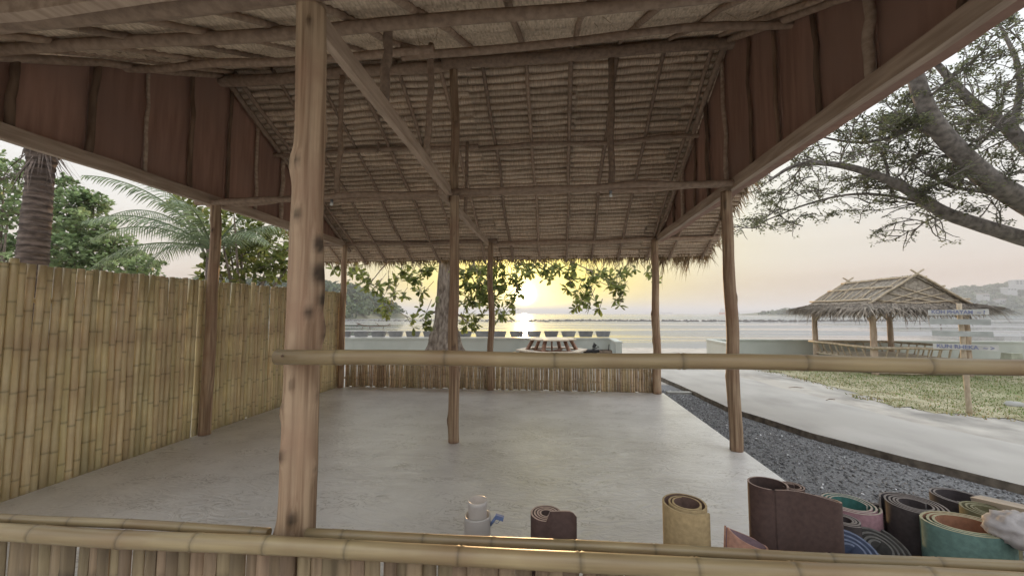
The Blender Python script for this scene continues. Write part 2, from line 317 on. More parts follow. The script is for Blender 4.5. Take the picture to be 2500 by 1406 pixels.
# the path: a thin slab with an edge face
pk = [Vector((2.1, 13.0))] + gk
pf = [Vector((3.7, 13.6)), Vector((3.9, 10.8)), Vector((4.25, 8.2)), Vector((4.5, 6.8)), Vector((4.62, 5.7)), Vector((5.0, 4.85)), Vector((5.6, 4.1)), Vector((6.6, 3.0)), Vector((8.6, 1.6)), Vector((12, -.4))]
mb = MB(); zp = -.045; n_ = len(pk); vs = []
def sub(l):
    o = []
    for i in range(len(l) - 1):
        for q in range(6): o.append(l[i].lerp(l[i + 1], q / 6))
    return o + [l[-1]]
A = sub(pk); B = sub(pf)
A = [p + Vector((.035 * nz(p.y * 1.7, 3), .03 * nz(p.y * 2.1, 8))) for p in A]; B = [p + Vector((.10 * nz(p.y * 1.1, 5), 0)) for p in B]
n_ = len(A)
vs = [(p.x, p.y, zp) for p in A] + [(p.x, p.y, zp - .012) for p in B]
mb.add(vs, [(i, n_ + i, n_ + i + 1, i + 1) for i in range(n_ - 1)]); mb.add([(p.x, p.y, zp - .02) for p in B] + [(p.x + .05, p.y, -.15) for p in B], [(i, n_ + i, n_ + i + 1, i + 1) for i in range(n_ - 1)])
pth = mb.obj('path', PATH, kind='structure')
mb = MB(); mb.add([(p.x - .002, p.y, zp + .002) for p in A] + [(p.x - .012 - .012 * nz(p.y * 3), p.y, -.16) for p in A], [(i, i + 1, n_ + i + 1, n_ + i) for i in range(n_ - 1)])
mb.obj('kerb', KERB, kind='structure')
# a few gravel stones as real geometry
q = random.Random(3); mb = MB()
oct_f = [(0, 2, 4), (2, 1, 4), (1, 3, 4), (3, 0, 4), (2, 0, 5), (1, 2, 5), (3, 1, 5), (0, 3, 5)]
def kx(y):
    for i in range(len(gk) - 1):
        if gk[i].y >= y >= gk[i + 1].y: return gk[i].lerp(gk[i + 1], (gk[i].y - y) / (gk[i].y - gk[i + 1].y)).x
    return 2.2
for i in range(9000):
    y = 1.6 + 6.2 * q.random() ** 1.25; x0, x1 = 1.88, kx(y) - .04
    x = q.uniform(x0, x1); s = q.uniform(.006, .017); rm = Matrix.Rotation(q.uniform(0, 6), 3, 'Z') @ Matrix.Rotation(q.uniform(0, 6), 3, 'X')
    ax = [s * q.uniform(.7, 1.4), s * q.uniform(.6, 1.1), s * q.uniform(.5, .9)]
    vs = [rm @ Vector(v) for v in ((ax[0], 0, 0), (-ax[0], 0, 0), (0, ax[1], 0), (0, -ax[1], 0), (0, 0, ax[2]), (0, 0, -ax[2]))]
    c = Vector((x, y, zg + s * .35)); tn = q.uniform(.5, 1.25) if q.random() > .012 else 3.6
    mb.add([v + c for v in vs], oct_f, tn)
mb.obj('gravel', STONE, label='dark grey crushed gravel between floor slab and path', cat='gravel', kind='stuff')
# lawn
q = random.Random(4); mb = MB()
def lawn(x, y): 
    e = 5.4 + max(0, (6.9 - y)) * .9 + .3 * nz(y * .8, 2) + .25 * nz(x * 2, y * 2)
    return (x - e)
LAWN = M('lawn_soil', (.22, .205, .115), (.40, .36, .25), (1, 1, 1), 3.0, 8, .95, .6, .02, c3=(.20, .22, .10), s3=.4)
st = .2; gv = {}; vs = []; fs = []
def gvi(i, j):
    if (i, j) not in gv:
        x_, y_ = 5.0 + i * st, 5.3 + j * st; gv[(i, j)] = len(vs); vs.append((x_ + .06 * nz(x_ * 5, y_ * 5), y_ + .06 * nz(x_ * 5, y_ * 5, 7), -.13 + .004 + min(.012, max(0, lawn(x_, y_)) * .02)))
    return gv[(i, j)]
for i in range(62):
    for j in range(38):
        x_, y_ = 5.0 + (i + .5) * st, 5.3 + (j + .5) * st; l_ = lawn(x_, y_)
        if l_ > .1 + .25 * abs(nz(x_ * 2.3, y_ * 2.3, 1)): fs.append((gvi(i, j), gvi(i + 1, j), gvi(i + 1, j + 1), gvi(i, j + 1)))
mbl = MB(); mbl.add(vs, fs); mbl.obj('lawn', LAWN, kind='structure')
cnt = 0
while cnt < 46000:
    y = q.uniform(5.3, 13.0); x = 5.0 + 10 * q.random() ** 1.3; g = lawn(x, y)
    if g < 0 or q.random() > min(1, .25 + g * .9 + .7 * nz(x * 1.3, y * 1.3, 4)): continue
    a = q.uniform(0, 6.28); h = q.uniform(.018, .055); wd = q.uniform(.006, .014); dx, dy = math.cos(a), math.sin(a); l = q.uniform(-.04, .04), q.uniform(-.04, .04)
    dry = q.random() < max(.15, .8 - g * .55); tn = (q.uniform(1.3, 2.0), q.uniform(1.15, 1.5), q.uniform(1.2, 2.0)) if dry else (q.uniform(.6, 1), q.uniform(.75, 1.25), q.uniform(.5, .9))
    mb.add([(x - dx * wd, y - dy * wd, -.13), (x + dx * wd, y + dy * wd, -.13), (x + l[0], y + l[1], -.13 + h)], [(0, 1, 2)], tn); cnt += 1
mb.obj('lawn_grass', GRASS, label='thin green and yellow grass around the small gazebo', cat='grass', kind='stuff')

# ================================================================== THE PAVILION
PV = thing('beach_pavilion', 'large open thatched pavilion on log posts framing the sea view', 'pavilion', (0, 0, 0))
XL, XC, XR = -3.90, -1.08, 1.79
Y0, Y1, Y2 = 1.40, 4.10, 6.90
ZB = 2.62
SL = .546; ZR = 4.27       # thatch underside: z = ZR - SL*|y - Y1|
def zroof(y): return ZR - SL * abs(y - Y1)
pil = log_post('post', -.948, Y0 + .01, 0.0, 2.58, .068, .054, PV, lean=(-.012, 0), n=36, step=.018, knots=30, wob=.006, extra=((1.50, -.25, 1.7), (1.40, -.1, 1.3), (1.62, -.35, 1.2), (.96, 2.9, 1.3), (.62, -1.2, 1.1), (1.72, -1.5, 1.0), (1.93, -1.7, .9)))
pil['label'] = 'thick knotty foreground log post'
log_post('post', XL + .03, Y1 - .04, 0, 2.62, .062, .052, PV, lean=(-.02, 0), knots=9, wob=.02, n=18, step=.04)
log_post('post', XL + .015, Y2 - .03, 0, 2.62, .055, .048, PV, knots=8, wob=.02)
log_post('post', -1.045, Y1 - .0, 0, 4.12, .056, .045, PV, lean=(-.035, 0), knots=14, wob=.018, n=18, step=.04)
log_post('post', -1.11, Y2 - .0, 0, 2.62, .058, .05, PV, knots=9, wob=.03)
log_post('post', XR, Y1 + .06, 0, 2.60, .062, .052, PV, lean=(.0, 0), knots=12, wob=.018, n=18, step=.04)
log_post('post', XR - .035, Y2 + .0, 0, 2.62, .070, .055, PV, knots=11, wob=.018)
log_post('post', XL + .02, Y0, 0, 2.6, .062, .052, PV, knots=9)
log_post('post', XR + .02, Y0, 0, 2.6, .062, .052, PV, knots=9)
# side, middle and cross beams
for a, b in ((.95, 4.02), (4.02, 7.55)):
    beam('beam', (XL - .01, a, ZB + .03), (XL - .01, b, ZB + .03), .055, .115, SAWN, PV, wob=.012)
    beam('beam', (XR + .035, a, ZB + .03), (XR + .035, b, ZB + .03), .055, .105, SAWN, PV, wob=.012)
    beam('fascia_board', (XR + .115, a, ZB + .015), (XR + .115, b, ZB + .015), .09, .05, GABLE, PV, wob=.02, seg=14)
beam('beam', (-1.02, Y0 + .02, 2.63), (-1.09, 3.95, 2.645), .045, .095, SAWN, PV, wob=.008)
beam('beam', (-1.14, 3.82, 2.60), (-1.16, Y2 + .1, 2.61), .045, .085, SAWN, PV, wob=.008)
beam('beam', (-4.1, Y0 - .085, 2.635), (2.3, Y0 - .085, 2.655), .05, .10, SAWN, PV, wob=.02, seg=10)
pole('beam', (-4.2, Y0 + .08, 2.70), (2.4, Y0 + .08, 2.71), .055, .05, POLE, PV, 16, .03)
for dy, dz in ((.075, .03), (-.075, .01)): pole('tie_beam', (-4.1, Y1 + dy, ZB + dz), (-1.02, Y1 + dy, ZB + dz + .02), .037, .033, POLE, PV, 12, .02)
for dy, dz in ((.08, .05), (-.08, .03)): pole('tie_beam', (-1.05, Y1 + dy, ZB + dz), (1.98, Y1 + dy, ZB + dz + .01), .036, .032, POLE, PV, 12, .02)
pole('wall_plate', (-4.85, Y2 + .05, 2.66), (-1.0, Y2 + .05, 2.665), .042, .04, POLE, PV, 12, .02)
pole('wall_plate', (-1.2, Y2 + .11, 2.62), (2.85, Y2 + .05, 2.655), .042, .038, POLE, PV, 12, .02)
pole('ridge_beam', (-4.85, Y1 + .03, 4.13), (-.9, Y1 + .03, 4.135), .065, .06, POLE, PV, 12, .02)
pole('ridge_beam', (-1.2, Y1 - .05, 4.115), (2.85, Y1 - .02, 4.13), .062, .055, POLE, PV, 12, .02)
for yy, z_ in ((5.08, -.10), (3.1, -.10)):
    pole('purlin', (-4.85, yy, zroof(yy) + z_), (-1.0, yy + .02, zroof(yy) + z_ - .01), .032, .036, POLE, PV, 14, .03)
    pole('purlin', (-1.3, yy + .06, zroof(yy) + z_ - .03), (2.85, yy, zroof(yy) + z_), .034, .030, POLE, PV, 14, .03)
pole('purlin', (-4.8, 2.2, zroof(2.2) - .10), (2.8, 2.2, zroof(2.2) - .10), .04, .035, POLE, PV, 14, .04)
# struts
for x, y, z0, z1, r_ in ((-2.42, Y1, 2.68, 4.08, .030), (.62, Y1, 2.70, 4.08, .034), (-1.07, 2.32, 2.70, zroof(2.32) - .06, .032), (-1.09, 3.25, 2.70, zroof(3.25) - .05, .030), (-1.16, 5.05, 2.66, zroof(5.05) - .08, .024), (-2.42, 5.06, 3.58, 3.72, .02)):
    pole('strut', (x, y, z0), (x + .02, y, z1), r_, r_ * .95, POLE, PV, 8, .012)
# rafters on both slopes
k = 0
x = -4.78
while x < 2.86:
    dx = R.uniform(-.04, .04)
    for sgn in (1, -1):
        e = 3.42 if sgn > 0 else 3.35
        pole('rafter', (x, Y1 + sgn * .02, zroof(Y1) - .045), (x + dx + R.uniform(-.03, .03), Y1 + sgn * e, zroof(Y1 + e) - .045), R.uniform(.022, .030), R.uniform(.018, .024), POLE, PV, 10, .022)
    x += .50
# thatch: courses on the back slope, one part for each panel
W = 1.29
def course_mesh(name, seed, W=W):
    q = random.Random(seed); prof = [(-.012, .040), (-.022, .012), (-.014, -.015), (.004, -.020), (.026, -.012), (.048, .008), (.060, .034), (.13, .05)]
    nx = 14; vs = []; k = q.random() * 40
    for i in range(nx + 1):
        x = -W / 2 + W * i / nx
        ds = .016 * nz(k, x * 2.5) + .006 * nz(k + 3, x * 11); dn = .007 * nz(k + 7, x * 5); th = 1 + .4 * nz(k + 12, x * 6)
        for s_, n__ in prof: vs.append((x, s_ * th + ds, n__ * th + dn))
    p = len(prof); mb = MB(); mb.add(vs, [(i * p + j, (i + 1) * p + j, (i + 1) * p + j + 1, i * p + j + 1) for i in range(nx) for j in range(p - 1)], 1.0, 0, True)
    return mb
variants = [course_mesh('thatch_panel', s).mesh('thatch_panel', THATCH) for s in range(8)]
ang = math.atan(SL); ROW = .088; NR = 44
rowsN = 0
XA, XB = -4.86, 2.88
for i in range(NR):
    s_ = .06 + i * ROW
    for j in range(6):
        xx = XA + W * (j + .5) + R.uniform(-.02, .02)
        o = link('thatch_panel', variants[R.randrange(8)], PV, (xx, Y1 + s_ * math.cos(ang), ZR - s_ * math.sin(ang) + R.uniform(-.004, .004)), (-ang + R.uniform(-.03, .03), R.uniform(-.012, .012), R.uniform(-.011, .011)))
        if R.random() < .5: o.scale = (-1.0, 1, 1)
# front slope: seen at a grazing angle, joined
mb = MB(); rot = Matrix.Rotation(ang, 3, 'X')
fv = [course_mesh('x', 20 + s) for s in range(8)]
for i in range(NR):
    s_ = .06 + i * ROW
    for j in range(6):
        f_ = fv[R.randrange(8)]; rr = Matrix.Rotation(R.uniform(-.011, .011), 3, 'Z') @ rot
        c = Vector((XA + W * (j + .5), Y1 - s_ * math.cos(ang), ZR - s_ * math.sin(ang) + R.uniform(-.004, .004)))
        mb.add([rr @ Vector((v[0], -v[1], v[2])) + c for v in f_.v], f_.f, 1.0, 0, True)
mb.obj('thatch_courses', THATCH2, PV, kind='stuff')
# outer layer of leaf over the courses
for sgn in (1, -1):
    mb = MB(); vs = []; nx, ny = 40, 24; Ls = NR * ROW + .10
    for lay in (.034, .15):
        for j in range(ny + 1):
            for i in range(nx + 1):
                s_ = Ls * j / ny - .02; n__ = lay + (.02 * nz(i * .5, j * .7, sgn) if lay > .1 else .006)
                vs.append((XA + (XB - XA) * i / nx, Y1 + sgn * (s_ * math.cos(ang) + n__ * math.sin(ang)), ZR - s_ * math.sin(ang) + n__ * math.cos(ang)))
    q0 = (nx + 1) * (ny + 1); fs = []
    for l in (0, 1):
        for j in range(ny):
            for i in range(nx): a = l * q0 + j * (nx + 1) + i; fs.append((a, a + 1, a + nx + 2, a + nx + 1))
    for j in range(ny):
        for e in (0, nx): a = j * (nx + 1) + e; fs.append((a, a + nx + 1, a + nx + 1 + q0, a + q0))
    for i in range(nx):
        for e in (0, ny): a = e * (nx + 1) + i; fs.append((a, a + 1, a + 1 + q0, a + q0))
    mb.add(vs, fs, 1.0, 0, True); mb.obj('roof_cover', THATCH, PV)
mb = MB(); mb.tube([(XA - .05, Y1, ZR + .13), (XB + .05, Y1, ZR + .13)], .12, 10); mb.obj('ridge_cap', THATCH, PV)
# ragged leaf tips along eave and rakes
def blades(mb, q, p, d, L, wd, tn, side):
    d = d.normalized(); s = d.cross(side).normalized() if abs(d.dot(side)) < .95 else Vector((1, 0, 0))
    bend = Vector((q.uniform(-.25, .25), q.uniform(-.25, .25), -.35)) * L
    p1 = p + d * L * .5 + bend * .2; p2 = p + d * L + bend
    mb.add([p - s * wd, p + s * wd, p1 + s * wd * .8, p1 - s * wd * .8, p2], [(0, 1, 2, 3), (3, 2, 4)], tn)
q = random.Random(11); mb = MB()
e = NR * ROW + .06
for i in range(3400):
    x = q.uniform(XA, XB); s_ = e - q.uniform(0, .16); n__ = q.uniform(-.01, .13)
    p = Vector((x, Y1 + s_ * math.cos(ang) + n__ * math.sin(ang), ZR - s_ * math.sin(ang) + n__ * math.cos(ang)))
    cl = .5 + .9 * abs(nz(x * 2.2, 4)) + .5 * nz(x * 7, 9)
    d = Vector((q.uniform(-.35, .35), q.uniform(.2, .9), q.uniform(-1.0, -.35)))
    blades(mb, q, p, d, q.uniform(.10, .30) * (1.3 if q.random() < .14 else .9) * cl * (1.35 if x > .9 else 1), q.uniform(.003, .009), q.uniform(.6, 1.25), Vector((0, 1, 0)))
for i in range(1500):
    s_ = q.uniform(0.1, e); sx = q.choice((-1, 1)); x = (XB if sx > 0 else XA) - sx * q.uniform(0, .06); sgn = 1 if q.random() < .75 else -1
    p = Vector((x, Y1 + sgn * s_ * math.cos(ang), ZR - s_ * math.sin(ang) + q.uniform(.0, .13)))
    blades(mb, q, p, Vector((sx * q.uniform(.2, .8), sgn * q.uniform(0, .8), q.uniform(-1.1, -.2))), q.uniform(.08, .28), q.uniform(.003, .008), q.uniform(.6, 1.25), Vector((0, 1, 0)))
for i in range(900):   # loose fibres hanging inside
    x = q.uniform(XA, XB); y = q.uniform(1.9, 7.3); p = Vector((x, y, zroof(y) - .02))
    if q.random() < .75: continue
    blades(mb, q, p, Vector((q.uniform(-1, 1), q.uniform(-1, 1), -.6)), q.uniform(.05, .16), .0022, q.uniform(.8, 1.5), Vector((0, 1, 0)))
mb.obj('leaf_tips', FRINGE, PV, kind='stuff')
# gable walls: vertical boards, each its own, with battens on the seams
for xw, sgn in ((XL - .06, -1), (XR + .085, 1)):
    y = .95; pitch = .47
    while y < 7.2:
        y2 = min(y + pitch - .006, 7.2)
        pts = [(y, ZB + .05), (y2, ZB + .05), (y2, zroof(y2) - .04)]
        if y < Y1 < y2: pts.append((Y1, zroof(Y1) - .04))
        pts.append((y, zroof(y) - .04))
        pts = [p for p in pts if p[1] > ZB + .049]
        if len(pts) >= 3:
            mb = MB(); n_ = len(pts); off = R.uniform(-.006, .006)
            vs = [(xw + off, a, b_) for a, b_ in pts] + [(xw + off + sgn * .012, a, b_) for a, b_ in pts]
            mb.add(vs, [tuple(range(n_)), tuple(range(2 * n_ - 1, n_ - 1, -1))] + [(i, i + n_, (i + 1) % n_ + n_, (i + 1) % n_) for i in range(n_)])
            mb.obj('gable_board', GABLE, PV)
        zt = zroof(y) - .05
        if zt > ZB + .25 and y > 1:
            r_ = R.uniform(.016, .030)
            pole('batten', (xw - sgn * (r_ + .010), y + R.uniform(-.02, .02), ZB + .08), (xw - sgn * (r_ + .010), y + R.uniform(-.05, .05), zt), r_, r_ * .9, SAWN if R.random() < .3 else BATTEN, PV, 8, .012)
        y += pitch
    for sg in (1, -1): pole('rake_rafter', (xw - sgn * .06, Y1 + sg * .02, zroof(Y1) - .09), (xw - sgn * .06, Y1 + sg * 3.0, zroof(Y1 + 3.0) - .09), .035, .03, POLE, PV, 10, .02)
# two small bulbs on the tie beam
WHITEP = plain('white_plastic', (.75, .75, .72), .4, .03)
for px, py, x in ((815, 485, -2.44), (1430, 471, .60)):
    o = thing('light_bulb', 'small unlit white bulb under the tie beam, ' + ('left of the centre post' if x < 0 else 'right of the centre post'), 'light bulb', (x, Y1 - .075, ZB - .055))
    mb = MB(); mb.tube([(0, 0, .045), (0, 0, .012)], [.017, .015], 8); mb.obj('socket', PLANT, o)
    mb = MB(); mb.tube([(0, 0, .014), (0, -.004, .0), (0, -.006, -.016), (0, -.007, -.024)], [.010, .016, .016, .003], 10); mb.obj('bulb', WHITEP, o)

# ================================================================== BAMBOO FENCE, BACK AND FRONT HALF WALLS
FN = thing('bamboo_fence', 'tall fence of upright yellow bamboo culms along the left side', 'fence', (XL - .085, 1.0, 0))
cv = [culm_mesh('culm', 1.72, .0275, BAM_Y, .30, 10, 100 + i) for i in range(12)]
y = .15
while y < 6.0:
    if abs((y + 1.0) - (Y1 - .10)) > .022:
        o = link('culm', R.choice(cv), FN, (R.uniform(-.006, .006), y, R.uniform(-.03, -.02) if R.random() < .93 else .01), (R.uniform(-.006, .006), R.uniform(-.006, .006), R.uniform(0, 6.28)))
        s_ = R.uniform(.93, 1.05); o.scale = (s_, s_, 1.012 + R.uniform(-.004, .004) + .015 * y / 6)
        y += .0268 * (s_ + .98)
    else: y += .014
for zz in (.35, 1.45):
    o = link('crossbar', culm_mesh('crossbar', 6.0, .022, BAM_B, .32, 8, int(zz * 10), True), FN, (-.055, .1, zz), (0, 0, math.pi / 2))
BW = thing('bamboo_half_wall', 'low wall of thin tan bamboo culms closing the sea end of the floor', 'half wall', (XL, Y2 + .085, 0))
cw = [culm_mesh('culm', .64, .0235, BAM_B, .24, 8, 300 + i) for i in range(10)]
x = .06
while x < XR - XL - .03:
    o = link('culm', R.choice(cw), BW, (x, R.uniform(-.006, .006), R.uniform(-.03, -.01) if R.random() < .85 else .012), (R.uniform(-.008, .008), R.uniform(-.012, .012), R.uniform(0, 6.28)))
    s_ = R.uniform(.82, 1.1); o.scale = (s_, s_, 1 + R.uniform(-.02, .02)); x += .0235 * (s_ + .98)
for zz in (.15, .55): link('crossbar', culm_mesh('crossbar', XR - XL, .02, BAM_B, .3, 8, 40 + int(zz * 10), True), BW, (0, .046, zz))
# front: low wall of flattened bamboo strips, two lower rails, one upper rail
FW = thing('bamboo_front_wall', 'foreground low wall of flattened bamboo strips with paired bamboo rails', 'half wall', (0, 1.30, 0))
def lowz(x): return .539 + .014 * (x + .85)
x = -3.9; i = 0
STR = []
for s in range(10):
    q = random.Random(500 + s); mb = MB(); n_ = 6; vs = []; tn = []; k = q.random() * 60; nodes = [q.uniform(.05, .3), q.uniform(.32, .54)]
    rows = 22
    for j in range(rows + 1):
        z = .56 * j / rows; nd = max(math.exp(-((z - a) / .012) ** 2) for a in nodes)
        for i_ in range(n_ + 1):
            u = i_ / n_ - .5; arch = .010 * (1 - 4 * u * u) + .004 * nz(k + u * 6, z * 3) + .005 * nd * nz(k + 9 + u * 8)
            vs.append((u * .052, -arch, z)); tn.append((1 - .35 * nd) * (1 + .15 * nz(k, u * 9, z)))
    m1 = len(vs); vs += [(v[0], v[1] + .004, v[2]) for v in vs]; tn += tn
    fs = [(j * 7 + i_, j * 7 + i_ + 1, (j + 1) * 7 + i_ + 1, (j + 1) * 7 + i_) for j in range(rows) for i_ in range(n_)]
    fs += [tuple(m1 + c for c in reversed(f)) for f in fs]
    for j in range(rows):
        for e in (0, 6): a = j * 7 + e; fs.append((a, a + 7, a + 7 + m1, a + m1))
    mb.add(vs, fs, tn, 0, True); STR.append(mb.mesh('bamboo_strip', STRIP))
while x < 2.1:
    s_ = R.uniform(.8, 1.12)
    o = link('bamboo_strip', R.choice(STR), FW, (x, .034 + R.uniform(-.003, .003), lowz(x) - .56 + R.uniform(-.01, .01)), (R.uniform(-.01, .01), R.uniform(-.012, .012), R.uniform(-.12, .12)))
    o.scale = (s_ * R.choice((-1, 1)), 1, 1); x += .052 * s_ * R.uniform(.95, 1.0) + (.004 if R.random() < .10 else 0)
r1 = link('lower_rail', culm_mesh('lower_rail', 6.2, .0305, RAIL, .33, 14, 71, True), FW, (-3.9, -.004, lowz(-3.9) + .018), (0, -math.atan(.014), 0)); r1['label'] = 'thick front lower bamboo rail'
for xa, L_ in ((-3.9, 2.87), (-.885, 3.1)):
    link('back_rail', culm_mesh('back_rail', L_, .018, RAIL, .27, 12, 72 + int(L_ * 10), True), FW, (xa, .068, lowz(xa) + .023), (0, -math.atan(.014), 0))
mb = MB()
UR = thing('bamboo_rail', 'single bamboo handrail nailed across the foreground post', 'handrail', (-1.0, 1.305, 1.198))
link('culm', culm_mesh('upper_rail', 2.86, .0265, RAIL, .345, 16, 33, True), UR, (.02, 0, 0), (0, .002, 0))
mb.tube([(.06, -.030, .004), (.06, -.020, .004)], [.004, .003], 8); mb.obj('nail', plain('rusty_nail', (.10, .06, .04)), UR)

# ================================================================== YOGA MATS AND SMALL THINGS ON THE FLOOR
def ribbon(mb, pts, th, h, z0=0, top=None):
    """closed ribbon of thickness th along a 2-D path, extruded; outer side slot 0, inner side slot 1, edges slot 2"""
    pts = [Vector(p) for p in pts]; n_ = len(pts); Lf = []; Rg = []
    for i, p in enumerate(pts):
        d = pts[min(i + 1, n_ - 1)] - pts[max(i - 1, 0)]; d.normalize(); s = Vector((-d.y, d.x)) * th / 2
        Lf.append(p + s); Rg.append(p - s)
    hh = [h if top is None else top(i / (n_ - 1)) for i in range(n_)]
    vs = [(p.x, p.y, z0) for p in Lf] + [(p.x, p.y, z0 + hh[i]) for i, p in enumerate(Lf)] + [(p.x, p.y, z0) for p in Rg] + [(p.x, p.y, z0 + hh[i]) for i, p in enumerate(Rg)]
    N = n_; s1 = [(i, i + 1, N + i + 1, N + i) for i in range(N - 1)]; s2 = [(2 * N + i + 1, 2 * N + i, 3 * N + i, 3 * N + i + 1) for i in range(N - 1)]
    ed = [(N + i, N + i + 1, 3 * N + i + 1, 3 * N + i) for i in range(N - 1)] + [(i + 1, i, 2 * N + i, 2 * N + i + 1) for i in range(N - 1)] + [(0, N, 3 * N, 2 * N), (N - 1, 3 * N - 1, 4 * N - 1, 2 * N - 1)]
    k = len(mb.v); mb.add(vs, s1, 1.0, 1, True)
    for fl, mi, sm in ((s2, 0, True), (ed, 2, False)):
        for f in fl: mb.f.append(tuple(i + k for i in f)); mb.mi.append(mi); mb.sm.append(sm)
def spiral(ri, ro, turns, a0=0, ex=1.0, per=26, tail=None, wob=.03, seed=0, loose=0):
    pts = []; n_ = int(turns * per)
    for i in range(n_ + 1):
        t_ = i / n_; a = a0 - (turns * 2 * math.pi) * (1 - t_); r = ri + (ro - ri) * (t_ ** (1 + loose)); r *= 1 + wob * nz(seed + math.cos(a) * 1.3, math.sin(a) * 1.3, t_)
        pts.append((r * math.cos(a), r * math.sin(a) * ex))
    if tail:
        p = Vector(pts[-1]); d = (p - Vector(pts[-2])).normalized(); c = d
        for i in range(8): 
            p = p + c * tail / 8; pts.append(tuple(p))
    return pts
def matm(name, c, r=.75): return plain(name, c, r, .14, 60, .3)
def mat3(nm, o_, i_, e_): return [matm(nm + '_outer', o_), matm(nm + '_inner', i_), matm(nm + '_edge', e_)]
DK = mat3('dark_brown_mat', (.075, .045, .038), (.06, .038, .033), (.40, .31, .27))
BK = mat3('charcoal_mat', (.055, .045, .045), (.045, .036, .038), (.27, .245, .235))
TAN = mat3('tan_mat', (.37, .275, .145), (.12, .075, .06), (.44, .34, .19))
PINK = mat3('pink_mat', (.33, .19, .215), (.045, .15, .135), (.50, .46, .40))
BLUE = mat3('blue_mat', (.085, .105, .17), (.085, .105, .17), (.15, .18, .26))
TEAL = mat3('teal_mat', (.12, .205, .18), (.27, .13, .075), (.47, .45, .30))
OLIVE = mat3('olive_mat', (.17, .155, .085), (.15, .14, .075), (.28, .27, .17))
GREY = mat3('dark_grey_mat', (.075, .07, .068), (.085, .08, .075), (.16, .155, .145))
SALM = mat3('salmon_mat', (.42, .23, .165), (.25, .17, .19), (.55, .33, .25))
def yoga(px, py, Y, wpx, mats, label, ri=.32, turns=3.2, th=.007, a0=-1.2, tilt=(0, 0), ex=1.0, tail=None, h=None, loose=.2, seed=1, tailh=None, **kw):
    p = atY(px, py, Y); r = wpx / 2 * Y / F * 1.02
    hh = h if h else p.z
    mb = MB(); pts = spiral(ri * r, r, turns, a0, ex, tail=tail, seed=seed, loose=loose)
    top = None
    if tailh:
        n0 = len(pts) - 8; n_ = len(pts)
        top = lambda t_: hh if t_ * (n_ - 1) < n0 - 1 else max(.03, tailh - .05 * max(0, (t_ * (n_ - 1) - n0 - 4) / 4) ** 3)
    ribbon(mb, pts, th, hh, top=top)
    lift = abs(math.sin(tilt[0])) * r + abs(math.sin(tilt[1])) * r
    return mb.obj('yoga_mat', mats, loc=(p.x - math.sin(tilt[1]) * hh, p.y + math.sin(tilt[0]) * hh, .002 + lift * .98), rot=(tilt[0], tilt[1], 0), label=label, cat='yoga mat', group='rolled yoga mats behind the front wall', **kw)
yoga(1335, 1252, 1.60, 75, DK, 'small brown rolled mat with a loose flap, standing alone beside the water jug', turns=4, tail=.10, tailh=.60, a0=-1.35, seed=3)
yoga(1675, 1228, 1.62, 108, TAN, 'tan yellow rolled mat standing alone with dark inner face', ri=.5, turns=2.6, a0=-.9, loose=.6, seed=5)
# salmon mat: a folded half-roll leaning
p = atY(1826, 1290, 1.58); mb = MB()
ribbon(mb, [(.072 * math.cos(a), .05 * math.sin(a)) for a in [-2.9 + i * .17 for i in range(36)]], .006, .50, top=lambda t_: .545 - .06 * math.sin(t_ * 3.1))
mb.obj('yoga_mat', SALM, loc=(p.x - .03, p.y + .02, .004), rot=(0, .06, 0), label='short salmon pink mat rolled in one open loop', cat='yoga mat', group='rolled yoga mats behind the front wall')
# big dark mat: one sheet in three loose loops
p = atY(1874, 1180, 1.66); mb = MB()
def smooth(pts, it=3):
    pts = [Vector(p) for p in pts]
    for _ in range(it):
        o = [pts[0]]
        for i in range(len(pts) - 1): o += [pts[i].lerp(pts[i + 1], .25), pts[i].lerp(pts[i + 1], .75)]
        pts = o + [pts[-1]]
    return pts
loop = [(.066 * math.cos(a_), .060 * math.sin(a_)) for a_ in [-.55 + i * .2 for i in range(27)]]
front = [(.04, -.055), (.09, -.042), (.14, -.048), (.19, -.066), (.215, -.066), (.238, -.040), (.242, .0), (.222, .034), (.188, .045), (.155, .034), (.140, .004), (.15, -.024), (.176, -.034), (.198, -.016), (.192, .010)]
fl = smooth(loop[-2:] + front, 2)
n_a = len(loop)
full = [Vector(v) for v in loop] + fl[1:]
ribbon(mb, full, .0065, p.z, top=lambda t_: p.z - .055 * max(0, min(1, (t_ - .38) / .28)))
ribbon(mb, [(v[0] + .096, v[1] + .012) for v in spiral(.02, .042, 2.2, 2.0, 1.0, seed=4)], .005, p.z - .012)
mb.obj('yoga_mat', DK, loc=(p.x, p.y, .002), label='tall dark brown mat rolled loosely in several open loops', cat='yoga mat', group='rolled yoga mats behind the front wall')
yoga(2073, 1228, 1.92, 102, PINK, 'pink rolled mat with teal green inside behind the dark ones', ri=.58, turns=3, a0=-.3, loose=.1, seed=8)
yoga(2150, 1245, 1.98, 78, BK, 'charcoal mat half hidden between the pink roll and the dark spiral roll', ri=.6, turns=2.4, seed=9)
yoga(2062, 1268, 1.78, 62, BK, 'small black roll low between the pink roll and the blue mat', ri=.45, turns=3, seed=12)
yoga(2085, 1302, 1.62, 112, BLUE, 'blue rolled mat tilted forward against the rail', ri=.35, turns=3.2, th=.008, a0=2.2, tilt=(.62, .10), ex=.85, seed=14, h=.50)
yoga(2150, 1296, 1.74, 112, GREY, 'dark grey rolled mat tilted, in front of the dark spiral roll', ri=.3, turns=4, th=.008, a0=1.0, tilt=(.55, .08), ex=.9, seed=16, h=.43)
yoga(2232, 1230, 1.86, 108, BK, 'charcoal rolled mat with a tight spiral, tallest in the middle of the pile', ri=.45, turns=4.4, a0=2.6, seed=18)
yoga(2345, 1213, 2.05, 92, BK, 'black rolled mat at the back beside the cream board', ri=.75, turns=2.2, seed=20)
